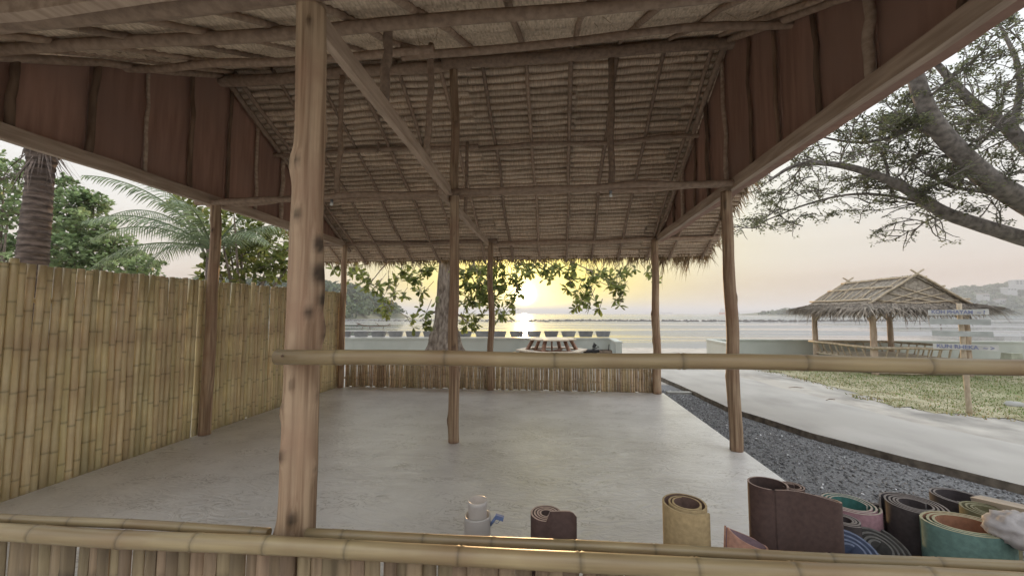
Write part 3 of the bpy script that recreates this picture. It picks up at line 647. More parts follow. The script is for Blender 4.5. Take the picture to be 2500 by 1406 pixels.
yoga(2412, 1245, 1.90, 84, OLIVE, 'olive green rolled mat behind the white bag', ri=.4, turns=3.4, seed=22)
yoga(2355, 1278, 1.70, 150, TEAL, 'wide teal green rolled mat with orange inside', ri=.62, turns=3, th=.008, a0=-.5, loose=.1, seed=24, h=None, ex=.72)
# cream board lying on the rolls, white bag
a = atY(2385, 1222, 2.02); b = atY(2560, 1262, 1.80); mb = MB(); d = (b - a); mid = (a + b) / 2
rz = math.atan2(d.y, d.x); ry = -math.atan2(d.z, math.hypot(d.x, d.y))
mb.box((0, 0, 0), (d.length, .055, .04)); mb.obj('wooden_board', PALEWD, loc=mid, rot=(.1, ry, rz), label='cream wooden board resting across the black roll and the olive roll', cat='board')
p = atY(2492, 1292, 1.62); mb = MB(); q = random.Random(5); vs = []; n1, n2 = 44, 24
for j in range(n2 + 1):
    for i in range(n1):
        th = 2 * math.pi * i / n1; ph = math.pi * j / n2; v = Vector((math.sin(ph) * math.cos(th), math.sin(ph) * math.sin(th), math.cos(ph)))
        r = .086 * (1 + .30 * abs(nz(v.x * 2.1 + 3, v.y * 2.1, v.z * 2.1)) - .14 * nz(v.x * 4.5, v.y * 4.5, v.z * 4.5) - .10 * abs(nz(v.x * 9, v.y * 9, v.z * 9))); vs.append((v.x * r * 1.1, v.y * r * .8, v.z * r * .62))
mb.add(vs, [(j * n1 + i, j * n1 + (i + 1) % n1, (j + 1) * n1 + (i + 1) % n1, (j + 1) * n1 + i) for j in range(n2) for i in range(n1)], 1.0, 0, True)
BAG = M('white_bag', (.62, .61, .63), (.76, .75, .76), ns=14, rough=.35, bump=.8, bd=.02, transl=.35)
mb.obj('plastic_bag', BAG, loc=p, label='crumpled translucent white bag on the mats at the right edge', cat='bag')
# water jug
p = atY(1166, 1258, 1.66); J = thing('water_jug', 'frosted white cylindrical water jug with a cup upside down on its top', 'jug', (p.x, p.y, 0))
JUG = M('frosted_plastic', (.62, .595, .57), (.74, .715, .69), ns=4, rough=.35, bump=.05, transl=.45)
zt = p.z
def lathe(prof, n=24):
    mb = MB(); m_ = len(prof); vs = [(r * math.cos(2 * math.pi * j / n), r * math.sin(2 * math.pi * j / n), z) for r, z in prof for j in range(n)]
    mb.add(vs, [(i * n + j, i * n + (j + 1) % n, (i + 1) * n + (j + 1) % n, (i + 1) * n + j) for i in range(m_ - 1) for j in range(n)], 1.0, 0, True); return mb
lathe([(.001, .004), (.055, .004), (.055, zt - .002), (.054, zt + .004), (.050, zt + .004), (.049, zt - .01), (.048, .02)]).obj('jug_body', JUG, J)
lathe([(.036, zt - .03), (.0385, zt - .02), (.040, zt + .05), (.0405, zt + .064), (.038, zt + .064), (.036, zt + .04), (.001, zt + .036)]).obj('cup', JUG, J)
TAP = plain('blue_tap', (.16, .22, .40), .35)
mb = MB(); mb.tube([(.053, 0, zt - .035), (.078, 0, zt - .002)], .006, 8); mb.box((.092, 0, zt - .002), (.036, .016, .016), Matrix.Rotation(.25, 3, 'Y')); mb.obj('tap', TAP, J)
mb = MB(); mb.tube([(.080 + .012 * math.cos(a), 0, zt - .012 - .014 * math.sin(a)) for a in [i * .35 for i in range(9)]], .0013, 6); mb.obj('handle_wire', TAP, J)

# ================================================================== THE YARD: WALLS, PLANTERS, TABLE, GAZEBO, SIGN
def wall_prism(name, a, b, z0, z1, th, label):
    a, b = Vector((*a, 0)), Vector((*b, 0)); d = (b - a).normalized(); s = Vector((-d.y, d.x, 0)) * th / 2; return a, b, d, s
def seawall(label, a, b, c, ztop):
    w_ = thing('seawall', label, 'wall', (*a, -.2)); A_ = Vector(a)
    for nm, p, q_ in (('wall_run', a, b), ('end_return', b, c)):
        p, q_ = Vector(p) - A_, Vector(q_) - A_; d = (q_ - p); L_ = d.length; an = math.atan2(d.y, d.x); mid = (p + q_) / 2
        if nm == 'end_return': mid = mid + d.normalized() * .09; 
        mb = MB(); mb.box((0, 0, (ztop + .14 - .8) / 2), (L_ - (.18 if nm == 'end_return' else 0), .16, ztop + .14 + .8)); o = mb.obj(nm, WALLP, w_, loc=(mid.x, mid.y, 0), rot=(0, 0, an))
        mb = MB(); mb.box((0, 0, ztop + .14 + .0225), (L_ - (.18 if nm == 'end_return' else -.02), .20, .045)); mb.obj('coping', WALLP, o)
    return w_
seawall('long pale grey seawall behind the tree, topped with planters', (-12.5, 11.72), (1.92, 13.25), (1.86, 11.4), .56)
seawall('pale seawall behind the gazebo on the right side', (19.0, 12.7), (4.93, 13.2), (4.86, 11.4), .55)
PB = MB(); vs = []
for z, sx, sy in ((0, .185, .07), (.19, .235, .10)):
    vs += [(-sx, -sy, z), (sx, -sy, z), (sx, sy, z), (-sx, sy, z)]
vs += [(-.215, -.085, .19), (.215, -.085, .19), (.215, .085, .19), (-.215, .085, .19), (-.205, -.08, .15), (.205, -.08, .15), (.205, .08, .15), (-.205, .08, .15)]
PB.add(vs, [(3, 2, 1, 0)] + [(i, (i + 1) % 4, 4 + (i + 1) % 4, 4 + i) for i in range(4)] + [(4 + i, 4 + (i + 1) % 4, 8 + (i + 1) % 4, 8 + i) for i in range(4)] + [(8 + i, 8 + (i + 1) % 4, 12 + (i + 1) % 4, 12 + i) for i in range(4)] + [(12, 13, 14, 15)])
pm = PB.mesh('planter_trough', PLANT); wd = (Vector((1.92, 13.25)) - Vector((-12.5, 11.72))).normalized()
ORD = 'first second third fourth fifth sixth seventh eighth ninth tenth eleventh twelfth thirteenth fourteenth fifteenth sixteenth'.split()
for i in range(16):
    c = Vector((1.92, 13.25)) - wd * (.28 + i * .572)
    link('planter_trough', pm, None, (c.x, c.y, .572), (0, 0, math.atan2(wd.y, wd.x)), 'tapered grey planter trough, ' + ORD[i] + ' from the right end of the seawall row', 'planter', 'planters on the seawall')
# octagonal picnic table
T = thing('picnic_table', 'octagonal wooden picnic table with bench ring in front of the seawall', 'picnic table', (-.04, 11.5, -.13), rad(11))
def ngon(mb, r, z0, z1, n=8, ri=None, a0=math.pi / 8):
    o = [(r * math.cos(a0 + 2 * math.pi * i / n), r * math.sin(a0 + 2 * math.pi * i / n)) for i in range(n)]
    if ri is None:
        mb.add([(*p, z0) for p in o] + [(*p, z1) for p in o], [tuple(range(n - 1, -1, -1)), tuple(range(n, 2 * n))] + [(i, (i + 1) % n, n + (i + 1) % n, n + i) for i in range(n)])
for i in range(7):      # table top boards
    y_ = -.60 + i * .2; 
    hw = .66 if abs(y_) < .3 else .66 - (abs(y_) - .28) * .95
    mb = MB(); mb.box((0, y_, .735), (2 * hw, .192, .035)); mb.obj('top_board', PALEWD, T)
for i in range(6):      # bench boards, a ring of six
    a0 = i * math.pi / 3; a1 = a0 + math.pi / 3; mb = MB(); vs = []
    for z in (.40, .44):
        for r in (.80, 1.06):
            for a in (a0 + .008, a1 - .008): vs.append((r * math.cos(a), r * math.sin(a), z))
    mb.add(vs, [(0, 1, 3, 2), (4, 6, 7, 5), (0, 4, 5, 1), (2, 3, 7, 6), (0, 2, 6, 4), (1, 5, 7, 3)]); mb.obj('bench_board', PALEWD, T)
for i in range(6):
    a = i * math.pi / 3; ca, sa = math.cos(a), math.sin(a); mb = MB()
    mb.tube([(.56 * ca, .56 * sa, .71), (.98 * ca, .98 * sa, .0)], .055, 4); mb.obj('leg', REDWD, T)
for i in range(3):
    a = i * math.pi / 3; mb = MB(); mb.box((0, 0, .375), (1.9, .06, .045), Matrix.Rotation(a, 3, 'Z')); mb.obj('crossbar', REDWD, T)
mb = MB(); mb.tube([(0, 0, 0.0), (0, 0, .72)], .025, 8); mb.obj('centre_post', REDWD, T)
# hand cart and crate by the wall end
BLK = plain('black_rubber', (.035, .033, .035), .6); CRATE = plain('crate_wood', (.20, .155, .12), .8, .25, 9)
c = onz(1448, 885, -.13); c = dep(1446, 860, 11.6); HC = thing('garden_cart', 'small black garden cart with a pale wheel beside the picnic table', 'cart', (c.x, c.y, -.13), .25)
mb = MB(); mb.box((0, 0, .34), (.42, .26, .16), taper=1.25); mb.obj('cart_bin', BLK, HC)
mb = MB(); mb.tube([(-.02, -.1, .42), (.02, -.1, .62), (.16, -.1, .50), (-.02, -.1, .42)], .016, 6); mb.obj('folded_frame', BLK, HC)
mb = MB(); mb.box((.03, -.1, .53), (.10, .012, .12), Matrix.Rotation(.5, 3, 'Y')); mb.obj('flap', BLK, HC)
for sx in (-.05,):
    mb = MB(); mb.tube([(sx, -.19, .17), (sx, -.14, .17)], .15, 18); wl = mb.obj('wheel', BLK, HC)
    mb = MB(); mb.tube([(sx, -.197, .17), (sx, -.185, .17)], .10, 16); mb.obj('hub', WHITEP, wl)
mb = MB(); mb.tube([(.24, .08, 0), (.22, .08, .28)], .015, 6); mb.obj('leg', BLK, HC)
c = dep(1477, 860, 11.5); CR = thing('wooden_crate', 'weathered wooden crate with a stick leaning out, next to the wall end', 'crate', (c.x, c.y, -.13), .1)
for i in range(4):
    mb = MB(); mb.box((0, -.14, .06 + i * .1), (.32, .018, .092)); mb.obj('plank', CRATE, CR)
for sx in (-1, 1):
    mb = MB(); mb.box((sx * .168, 0, .21), (.016, .296, .41)); mb.obj('side_panel', CRATE, CR)
mb = MB(); mb.box((0, .14, .21), (.32, .016, .41)); mb.obj('back_panel', CRATE, CR)
mb = MB(); mb.tube([(.05, 0, .05), (.12, -.02, .58)], .014, 6); mb.obj('stick', BLK, CR)
# ---- gazebo
GX0, GX1, GY0, GY1 = 7.68, 9.70, 10.3, 12.4; GC = Vector(((GX0 + GX1) / 2, (GY0 + GY1) / 2, -.13))
G = thing('thatched_gazebo', 'small bamboo gazebo with ragged palm thatch roof on the lawn', 'gazebo', GC)
GW = M('gazebo_bamboo', (.38, .31, .22), (.54, .455, .34), (6, 6, 3), 3, 6, .7, .3, .005, rnd=.15)
GP = M('gazebo_post', (.36, .27, .20), (.54, .43, .33), (6, 6, 1), 3, 6, .75, .4, .006, rnd=.12)
GT = M('gazebo_thatch', (.20, .17, .14), (.40, .36, .305), (5, 5, 5), 3, 7, .9, .7, .02)
GFR = M('gazebo_leaf', (.20, .17, .14), (.39, .34, .285), (3, 3, 3), 3, 3, .85, 0, tone=True, transl=.3)
hx, hy = (GX1 - GX0) / 2, (GY1 - GY0) / 2
for sx in (-1, 1):
    for sy in (-1, 1): pole('post', (sx * hx, sy * hy, -.06), (sx * hx, sy * hy, 1.64), .075, .06, GP, G, 12, .012, 10)
Zb = 1.61                      # eave beam height above the lawn
for a, b_ in (((-1, -1), (1, -1)), ((1, -1), (1, 1)), ((1, 1), (-1, 1)), ((-1, 1), (-1, -1))):
    e_ = 1.12
    pole('beam', (a[0] * hx * e_, a[1] * hy * e_, Zb), (b_[0] * hx * e_, b_[1] * hy * e_, Zb + .01), .04, .035, GW, G, 8, .01)
    pole('hand_rail', (a[0] * (hx + .11), a[1] * (hy + .11), .66), (b_[0] * (hx + .11), b_[1] * (hy + .11), .66), .034, .03, GW, G, 8, .01)
    pole('seat_rail', (a[0] * hx, a[1] * hy, .34), (b_[0] * hx, b_[1] * hy, .34), .03, .028, GW, G, 8, .01)
    pole('foot_rail', (a[0] * hx, a[1] * hy, .06), (b_[0] * hx, b_[1] * hy, .06), .032, .03, GW, G, 8, .01)
    d0, d1 = Vector((a[0] * hx, a[1] * hy, 0)), Vector((b_[0] * hx, b_[1] * hy, 0)); on = Vector(((a[0] + b_[0]) / 2, (a[1] + b_[1]) / 2, 0)) * .11
    for i in range(1, 9):
        p = d0.lerp(d1, i / 9); pole('baluster', p + Vector((0, 0, .34)), p + on + Vector((0, 0, .67)), .018, .016, GW, G, 3, .004, 6)
    for i in range(1, 6):
        p = d0.lerp(d1, i / 6); p2 = d0.lerp(d1, (i + (.5 if i % 2 else -.5)) / 6); pole('brace', p + Vector((0, 0, .06)), p2 + Vector((0, 0, .34)), .014, .012, GW, G, 2, .002, 6)
    for e0, e1 in ((d0, d1), (d1, d0)):
        pole('knee_brace', e0 + Vector((0, 0, 1.22)), e0.lerp(e1, .17) + Vector((0, 0, 1.59)), .022, .02, GW, G, 4, .006, 6)
for i in range(13):            # deck slats
    x_ = -hx + .08 + i * (2 * hx - .16) / 12; mb = MB(); mb.box((x_, 0, .375), (.13, 2 * hy - .06, .02)); mb.obj('deck_slat', GW, G)
# roof: steep gable above, flat skirt below
RZ, BZ = 2.36, 1.69; gx = hx + .10; gy = hy + .02
def slab4(name, p, th, mat, par):
    mb = MB(); n_ = Vector(p[1]) - Vector(p[0]); n_ = n_.cross(Vector(p[-1]) - Vector(p[0])).normalized() * th
    if n_.z < 0: n_ = -n_
    k_ = len(p); vs = [Vector(v) for v in p] + [Vector(v) + n_ for v in p]
    mb.add(vs, [tuple(range(k_)), tuple(range(2 * k_ - 1, k_ - 1, -1))] + [(i, i + k_, (i + 1) % k_ + k_, (i + 1) % k_) for i in range(k_)]); return mb.obj(name, mat, par)
for sx in (-1, 1):
    rf = slab4('roof_slope', [(sx * gx, -gy, BZ), (sx * gx, gy, BZ), (0, gy, RZ), (0, -gy, RZ)], .05, GT, G)
    for t_ in (.06, .52, .86): pole('ridge_pole', (sx * (gx - t_ * gx + .03), -gy - .04, BZ + t_ * (RZ - BZ) + .09), (sx * (gx - t_ * gx + .03), gy + .04, BZ + t_ * (RZ - BZ) + .09), .024, .022, GW, rf, 8, .01, 7)
    q = random.Random(60 + sx)
    for i in range(11):
        y_ = -gy + .12 + i * (2 * gy - .2) / 10; y2_ = y_ + q.uniform(-.12, .28); t1 = q.uniform(.4, .55) if i % 3 else .9
        y2_ = max(-gy, min(gy, y2_)); pole('roof_lath', (sx * gx * .96, y_, BZ + .11), (sx * (gx - t1 * gx), y2_, BZ + t1 * (RZ - BZ) + .11), .013, .012, GW, rf, 4, .008, 6)
    for sy in (-1, 1):
        pole('barge_pole', (sx * gx * 1.06, sy * (gy + .03), BZ - .03), (-sx * .14, sy * (gy + .03), RZ + .17), .030, .022, GW, G, 8, .008, 8)
for sy in (-1, 1):
    gb = slab4('gable_panel', [(-gx + .05, sy * (gy - .06), BZ), (gx - .05, sy * (gy - .06), BZ), (0, sy * (gy - .06), RZ - .02)], .02, GT, G)
    pole('gable_pole', (-gx, sy * gy, BZ - .01), (gx, sy * gy, BZ - .01), .03, .028, GW, G, 6, .008)
    for s in (-1, 1):
        for x0, x1, h1 in ((-.78, .32, .72), (-.52, .55, .50), (-.25, .80, .28)):
            pole('gable_lath', (s * x0 * gx, sy * (gy - .015), BZ + .02), (s * x1 * gx, sy * (gy - .015), BZ + (1 - abs(x1)) * (RZ - BZ) - .03), .015, .014, GW, gb, 3, .004, 6)
ox, oy, EZ = hx + .42, hy + .42, 1.57
for s in range(4):
    if s < 2:
        sx = 1 if s else -1; pts = [(sx * gx, -gy, BZ), (sx * gx, gy, BZ), (sx * ox, oy, EZ), (sx * ox, -oy, EZ)]
    else:
        sy = 1 if s == 2 else -1; pts = [(-gx, sy * gy, BZ - .02), (gx, sy * gy, BZ - .02), (ox, sy * oy, EZ), (-ox, sy * oy, EZ)]
    slab4('roof_skirt', pts, .03, GT, G)
q = random.Random(77); mb = MB()
for i in range(5200):
    s = q.randrange(4); u = q.uniform(-1, 1); t_ = q.random() ** .6
    ux, uy = gx + (ox - gx) * t_, gy + (oy - gy) * t_; z = BZ + (EZ - BZ) * t_ + .05
    p = Vector(((-1 if s == 0 else 1) * ux, u * uy, z)) if s < 2 else Vector((u * ux, (1 if s == 2 else -1) * uy, z))
    d = Vector((p.x * .5 + q.uniform(-.5, .5), p.y * .5 + q.uniform(-.5, .5), q.uniform(-.75, -.1)))
    if abs(p.x) > abs(p.y) * gx / gy and q.random() < .3: d.y *= .4
    blades(mb, q, p, d, q.uniform(.12, .36) * (1.3 if t_ > .85 else 1), q.uniform(.006, .016), q.uniform(.35, 1.4), Vector((0, 0, 1)))
for i in range(2600):
    sx = q.choice((-1, 1)); t_ = q.random(); p = Vector((sx * gx * (1 - t_), q.uniform(-gy, gy), BZ + t_ * (RZ - BZ) + .06))
    blades(mb, q, p, Vector((sx * 1.0, q.uniform(-.6, .6), -.55)), q.uniform(.1, .3), q.uniform(.008, .018), q.uniform(.5, 1.35), Vector((0, 0, 1)))
mb.obj('palm_leaves', GFR, G, kind='stuff')
# ---- signpost
c = Vector((6.08, 6.5, -.13)); S = thing('signpost', 'bamboo signpost with four weathered hand painted boards beside the path', 'signpost', c, rad(-42))
pole('post', (0, 0, -.03), (-.02, 0, 1.63), .034, .028, GW, S, 14, .008, 10)
SB = plain('sign_board', (.50, .50, .47), .8, .16, 7); SB2 = plain('sign_board_grey', (.40, .42, .40), .8, .16, 7)
zc = lambda py: H + (765 - py) / F * 5.62 + .13
dg = bpy.context.evaluated_depsgraph_get()
for py, xo, wd_, mt, tx, ti in ((762, -.045, .60, SB, 'KOH PHAYAM  ~ ?', .02), (786, -.035, .60, SB2, None, -.01), (816, -.02, .60, SB2, None, .0), (849, .0, .635, SB, 'KUN RHEKA  ~ >', .012)):
    z = zc(py); mb = MB(); mb.box((xo, -.045, z), (wd_, .022, .080), Matrix.Rotation(-ti, 3, 'Y')); bo = mb.obj('sign_board', mt, S)
    if tx:
        cu = bpy.data.curves.new('lettering', 'FONT'); cu.body = tx; cu.size = .075; cu.align_x = 'CENTER'; cu.align_y = 'CENTER'; cu.offset = .0022; cu.extrude = .0008
        to = bpy.data.objects.new('tmp', cu); COL.objects.link(to); dg.update(); me = bpy.data.meshes.new_from_object(to.evaluated_get(dg)); bpy.data.objects.remove(to)
        me.materials.clear(); me.materials.append(INK); lo = link('lettering', me, bo, (xo, -.0585, z), (math.pi / 2, ti, 0)); lo.scale = (wd_ * .88 / max(.01, me.vertices and (max(v.co.x for v in me.vertices) - min(v.co.x for v in me.vertices))), 1, 1)
# small litter on the ground
RK = plain('pale_rock', (.34, .335, .315), .9, .12, 5, .6)
def rock(name, c, r, mat, label, cat, sq=(1, 1, .6), seed=0, group=None):
    mb = MB(); n1, n2 = 10, 7; vs = []
    for j in range(n2 + 1):
        for i in range(n1):
            th = 2 * math.pi * i / n1; ph = math.pi * j / n2; v = Vector((math.sin(ph) * math.cos(th), math.sin(ph) * math.sin(th), math.cos(ph)))
            q_ = r * (1 + .35 * nz(v.x * 1.5 + seed, v.y * 1.5, v.z * 1.5)); vs.append((v.x * q_ * sq[0], v.y * q_ * sq[1], v.z * q_ * sq[2]))
    mb.add(vs, [(j * n1 + i, (j + 1) * n1 + i, (j + 1) * n1 + (i + 1) % n1, j * n1 + (i + 1) % n1) for j in range(n2) for i in range(n1)], 1.0, 0, True)
    return mb.obj(name, mat, loc=c, label=label, cat=cat, group=group)
c = onz(2478, 988, -.1); rock('rock', (c.x, c.y, -.10), .11, RK, 'white rock on the grass right of the signpost', 'rock', (1.1, .9, .6), 2)
c = dep(2470, 872, 10.4); mb = MB(); mb.box((0, 0, .22), (.32, .3, .44), taper=.8); mb.obj('concrete_block', plain('mossy_concrete', (.33, .34, .27), .9, .2, 6), loc=(c.x, c.y, -.135), label='tapered mossy concrete block before the right seawall', cat='block')
c = onz(1662, 962, -.12); mb = MB(); mb.box((0, 0, .02), (.50, .12, .06)); mb.obj('stone_slab', RK, loc=(c.x, c.y, -.125), rot=(0, 0, .05), label='narrow pale stone slab at the gravel end by the back post', cat='stone')
DRIFT = plain('dead_leaf', (.13, .085, .06), .9, .3, 20)
for i, (px, py, L_, tx) in enumerate(((1945, 938, .30, 'dark twig lying on the sand near the lawn edge'), (2030, 977, .22, 'reddish dead leaf at the far path edge'), (2130, 1048, .0, ''), (1668, 940, .18, 'brown husk piece beside the back corner post'))):
    if not tx: continue
    c = onz(px, py, -.05); mb = MB(); mb.tube([(-L_ / 2, 0, .0), (-.05 * L_, .02, .010), (L_ * .2, -.01, .006), (L_ / 2, .03, .0)], [.003, .007, .006, .002], 6); mb.obj('twig' if i != 1 else 'dead_leaf', DRIFT, loc=(c.x, c.y, -.115 if i == 0 else (-.042 if i == 1 else -.10)), rot=(0, 0, .3 * i), label=tx, cat='twig' if i != 1 else 'leaf')

# ================================================================== TREES
def leaf(mb, p, d, n_, L, wd, tn, fold=.15):
    d = d.normalized(); s = d.cross(n_)
    s = s.normalized() if s.length > .05 else d.orthogonal().normalized()
    up = s.cross(d)
    mb.add([p, p + d * L * .45 + s * wd * .42 + up * L * .04, p + d * L * .8 + s * wd * .5, p + d * L, p + d * L * .8 - s * wd * .5, p + d * L * .45 - s * wd * .42 + up * L * .04], [(0, 1, 2, 3), (0, 3, 4, 5)], tn)
def rv(q): 
    while 1:
        v = Vector((q.uniform(-1, 1), q.uniform(-1, 1), q.uniform(-1, 1)))
        if .1 < v.length < 1: return v.normalized()
def tuft(mb, q, p, d, n_, L, wd, spread=.8, col=1.0):
    for i in range(n_):
        dd = (d * .7 + rv(q) * spread).normalized(); leaf(mb, p, dd, Vector((0, 0, 1)) + rv(q) * .5, L * q.uniform(.7, 1.2), wd * q.uniform(.8, 1.15), col * q.uniform(.6, 1.35))
def curve(a, b, sag, k=8):
    a, b = Vector(a), Vector(b); return [a.lerp(b, i / k) + Vector((0, 0, -sag * 4 * (i / k) * (1 - i / k))) for i in range(k + 1)]
# -- tropical almond behind the pavilion
TD = 10.4
A_ = thing('almond_tree', 'thick trunked tree behind the pavilion with leaves hanging below the eave', 'tree', (*dep(1086, 860, TD).xy, -.13)); base = Vector(A_.location)
tr = [Vector((0, 0, -.1)), Vector((0, 0, .12)), Vector((0, 0, .35)), Vector((.0, 0, .65)), Vector((0, 0, 1.0)), Vector((-.02, 0, 1.6)), Vector((.0, 0, 2.3)), Vector((.03, 0, 3.2)), Vector((.05, 0, 4.6)), Vector((.0, .1, 6.5))]
tr = [tr[0].lerp(tr[0], 0)] + [tr[i].lerp(tr[i + 1], f_ / 4) for i in range(len(tr) - 1) for f_ in range(1, 5)]
def trr(z): return .25 + .72 * math.exp(-max(z, 0) / .48) + .05 * math.exp(-((z - .9) / .25) ** 2) - .02 * min(z, 5)
mb = MB(); mb.tube(tr, [trr(p.z) for p in tr], 40, rfun=lambda i, th, p: 1 + (.24 * math.exp(-max(p.z, 0) / .5)) * math.sin(5 * th + 1.2) + .10 * nz(math.cos(th) * 2.2, math.sin(th) * 2.2, p.z * 1.7) + .06 * nz(math.cos(th) * 6, math.sin(th) * 6, p.z * 4)); mb.obj('trunk', BARK, A_)
q = random.Random(21); mbB = MB(); mbL = MB()
def hang(px, py, D, n_, sp, L=.20):
    c = dep(px, py, D) - base
    for i in range(n_):
        p = c + Vector((q.gauss(0, sp), q.gauss(0, sp), q.gauss(0, sp * .55)))
        mbB.tube([p + Vector((q.uniform(-.25, .25), q.uniform(-.2, .2), q.uniform(.1, .35))), p], [.010, .005], 4, caps=False)
        tuft(mbL, q, p, Vector((q.uniform(-.6, .6), q.uniform(-.5, .5), -.25)), q.randint(6, 11), L, L * .46)
spots = [(830, 655, 5), (870, 660, 5), (905, 690, 5), (925, 715, 4), (930, 745, 4), (945, 760, 3), (960, 690, 6), (975, 720, 4), (1000, 665, 7), (1020, 690, 6), (1040, 720, 4), (1045, 660, 6), (1030, 785, 3), (1010, 790, 2), (1052, 750, 3),
         (1130, 670, 9), (1150, 700, 9), (1135, 740, 8), (1160, 660, 9), (1170, 730, 8), (1180, 700, 8), (1150, 770, 4), (1135, 795, 4), (1145, 800, 2), (1205, 660, 9), (1210, 700, 9), (1215, 735, 7), (1235, 680, 7), (1250, 705, 6), (1240, 730, 5), (1225, 770, 4), (1245, 775, 3), (1265, 660, 4), (1280, 650, 5),
         (1300, 650, 4), (1330, 660, 4), (1345, 675, 4), (1370, 655, 5), (1390, 675, 5), (1405, 700, 4), (1420, 735, 5), (1440, 745, 4), (1415, 715, 3), (1445, 690, 5), (1460, 670, 6), (1480, 680, 6), (1495, 710, 5), (1500, 730, 4), (1515, 690, 5), (1525, 670, 5), (1575, 665, 3), (1590, 680, 2), (860, 690, 2), (885, 670, 3)]
for px, py, n_ in spots: hang(px, py, TD + q.uniform(-1.1, .6), n_, .15)
for i in range(9):             # limbs and upper crown, above the roof
    a = i * .7 + .2; e_ = Vector((math.cos(a) * q.uniform(2.6, 4.4), math.sin(a) * q.uniform(1.0, 2.6), q.uniform(3.6, 6.8)))
    mbB.tube(curve((0, 0, 3.0 + .3 * i), e_, -.4), [.13 - .012 * k_ for k_ in range(9)], 8)
    for j in range(26):
        p = e_ + Vector((q.gauss(0, .9), q.gauss(0, .8), q.gauss(0, .45))); tuft(mbL, q, p, Vector((0, 0, .2)), 7, .19, .08)
for px, py, x0 in ((905, 690, 0), (1010, 660, 0), (1170, 680, 0), (1240, 690, 0), (1410, 690, 0), (1490, 690, 0), (1345, 660, 0), (1030, 780, 1), (1145, 790, 1)):
    e_ = dep(px, py, TD - .2) - base; mbB.tube(curve((0, 0, 3.2 if not x0 else 1.5), e_, -.5 if not x0 else -.1), [.05 - .005 * k_ for k_ in range(9)], 6)
mbB.obj('branches', BARK, A_); mbL.obj('crown', LEAF, A_)
# -- rain tree on the right
RD = 10.5
B_ = thing('rain_tree', 'spreading grey limbed tree reaching over the gazebo from the right', 'tree', (*dep(3050, 760, RD).xy, -.13)); base = Vector(B_.location)
mbB = MB(); mbL = MB(); q = random.Random(31)
limbs = [([(3050, 900, 10.5), (3020, 780, 10.5), (2880, 690, 10.4), (2700, 610, 10.3), (2500, 492, 10.2), (2410, 438, 10.1), (2345, 375, 10.0), (2285, 310, 9.9), (2250, 240, 9.8), (2225, 150, 9.7), (2180, 40, 9.6), (2120, -90, 9.5)], .40, .11),
         ([(2900, 690, 10.4), (2700, 640, 10.6), (2500, 583, 10.8), (2400, 552, 10.9), (2300, 520, 11.0), (2240, 478, 11.1), (2170, 438, 11.2), (2080, 408, 11.3), (2000, 396, 11.4), (1935, 403, 11.5), (1880, 440, 11.6)], .29, .03),
         ([(2800, 640, 10.4), (2640, 480, 10.8), (2500, 355, 11.2), (2450, 300, 11.4), (2390, 268, 11.5), (2330, 205, 11.7), (2290, 160, 11.8), (2240, 110, 12), (2180, 60, 12.2)], .26, .035),
         ([(2300, 340, 10.0), (2220, 300, 10.4), (2185, 272, 10.6)], .07, .035),
         ([(2270, 280, 9.9), (2200, 330, 10.4), (2120, 350, 10.8), (2050, 345, 11.2), (1990, 330, 11.5)], .07, .02),
         ([(2400, 290, 11.4), (2330, 300, 11.4), (2270, 330, 11.3)], .06, .03),
         ([(2330, 520, 11), (2200, 480, 11.6), (2080, 470, 12), (1960, 500, 12.3), (1880, 535, 12.5), (1820, 555, 12.6)], .06, .012),
         ([(2170, 438, 11.2), (2160, 380, 11.4), (2130, 360, 11.5)], .05, .02), ([(2470, 330, 11.2), (2500, 180, 11.6), (2440, 60, 12)], .12, .03), ([(2420, 470, 10.2), (2330, 460, 10.8), (2250, 420, 11.3)], .07, .02), ([(2600, 420, 10.5), (2560, 250, 10.8), (2500, 110, 11)], .16, .05)]
def sm3(p, it=2): return smooth([Vector(v) for v in p], it)
paths = []
for pts, r0, r1 in limbs:
    P = sm3([dep(*p) - base for p in pts]); n_ = len(P)
    mbB.tube(P, [r0 + (r1 - r0) * (i / (n_ - 1)) ** .8 for i in range(n_)], 14, rfun=lambda i, th, p: 1 + .07 * nz(p.x * 2, p.z * 2, th)); paths.append((P, r1))
def spray(p, d, L, depth):
    k_ = 5; pts = [p]; d = d.normalized()
    for i in range(k_):
        d = (d + rv(q) * .32 + Vector((0, 0, .03))).normalized(); pts.append(pts[-1] + d * L / k_)
    mbB.tube(pts, [.018 * L * (1 - .7 * i / k_) + .004 for i in range(k_ + 1)], 5, caps=False)
    for i in range(1, k_ + 1):
        if depth > 0:
            for s in range(2): spray(pts[i], (d + rv(q) * 1.0), L * q.uniform(.38, .6), depth - 1)
        else:
            if q.random() < .6:
                for _ in range(2):
                    c = pts[i] + rv(q) * .07
                    for l in range(4): leaf(mbL, c + rv(q) * .05, Vector((q.uniform(-1, 1), q.uniform(-1, 1), q.uniform(-.5, .3))), Vector((0, 0, 1)) + rv(q) * .6, q.uniform(.05, .095), q.uniform(.03, .05), q.uniform(.55, 1.4))
for li, (P, r1) in enumerate(paths):
    n_ = len(P); cntb = {0: 20, 1: 22, 2: 18}.get(li, 8)
    for i in range(cntb):
        t_ = q.uniform(.28 if li < 3 else .15, 1); p = P[min(n_ - 1, int(t_ * (n_ - 1)))]
        d = Vector((q.uniform(-1, .6), q.uniform(-1, 1), q.uniform(-.12, .35))); spray(p, d, q.uniform(.8, 1.7) * (1 if li < 3 else .7), 1)
    spray(P[-1], P[-1] - P[-2], .8, 1)
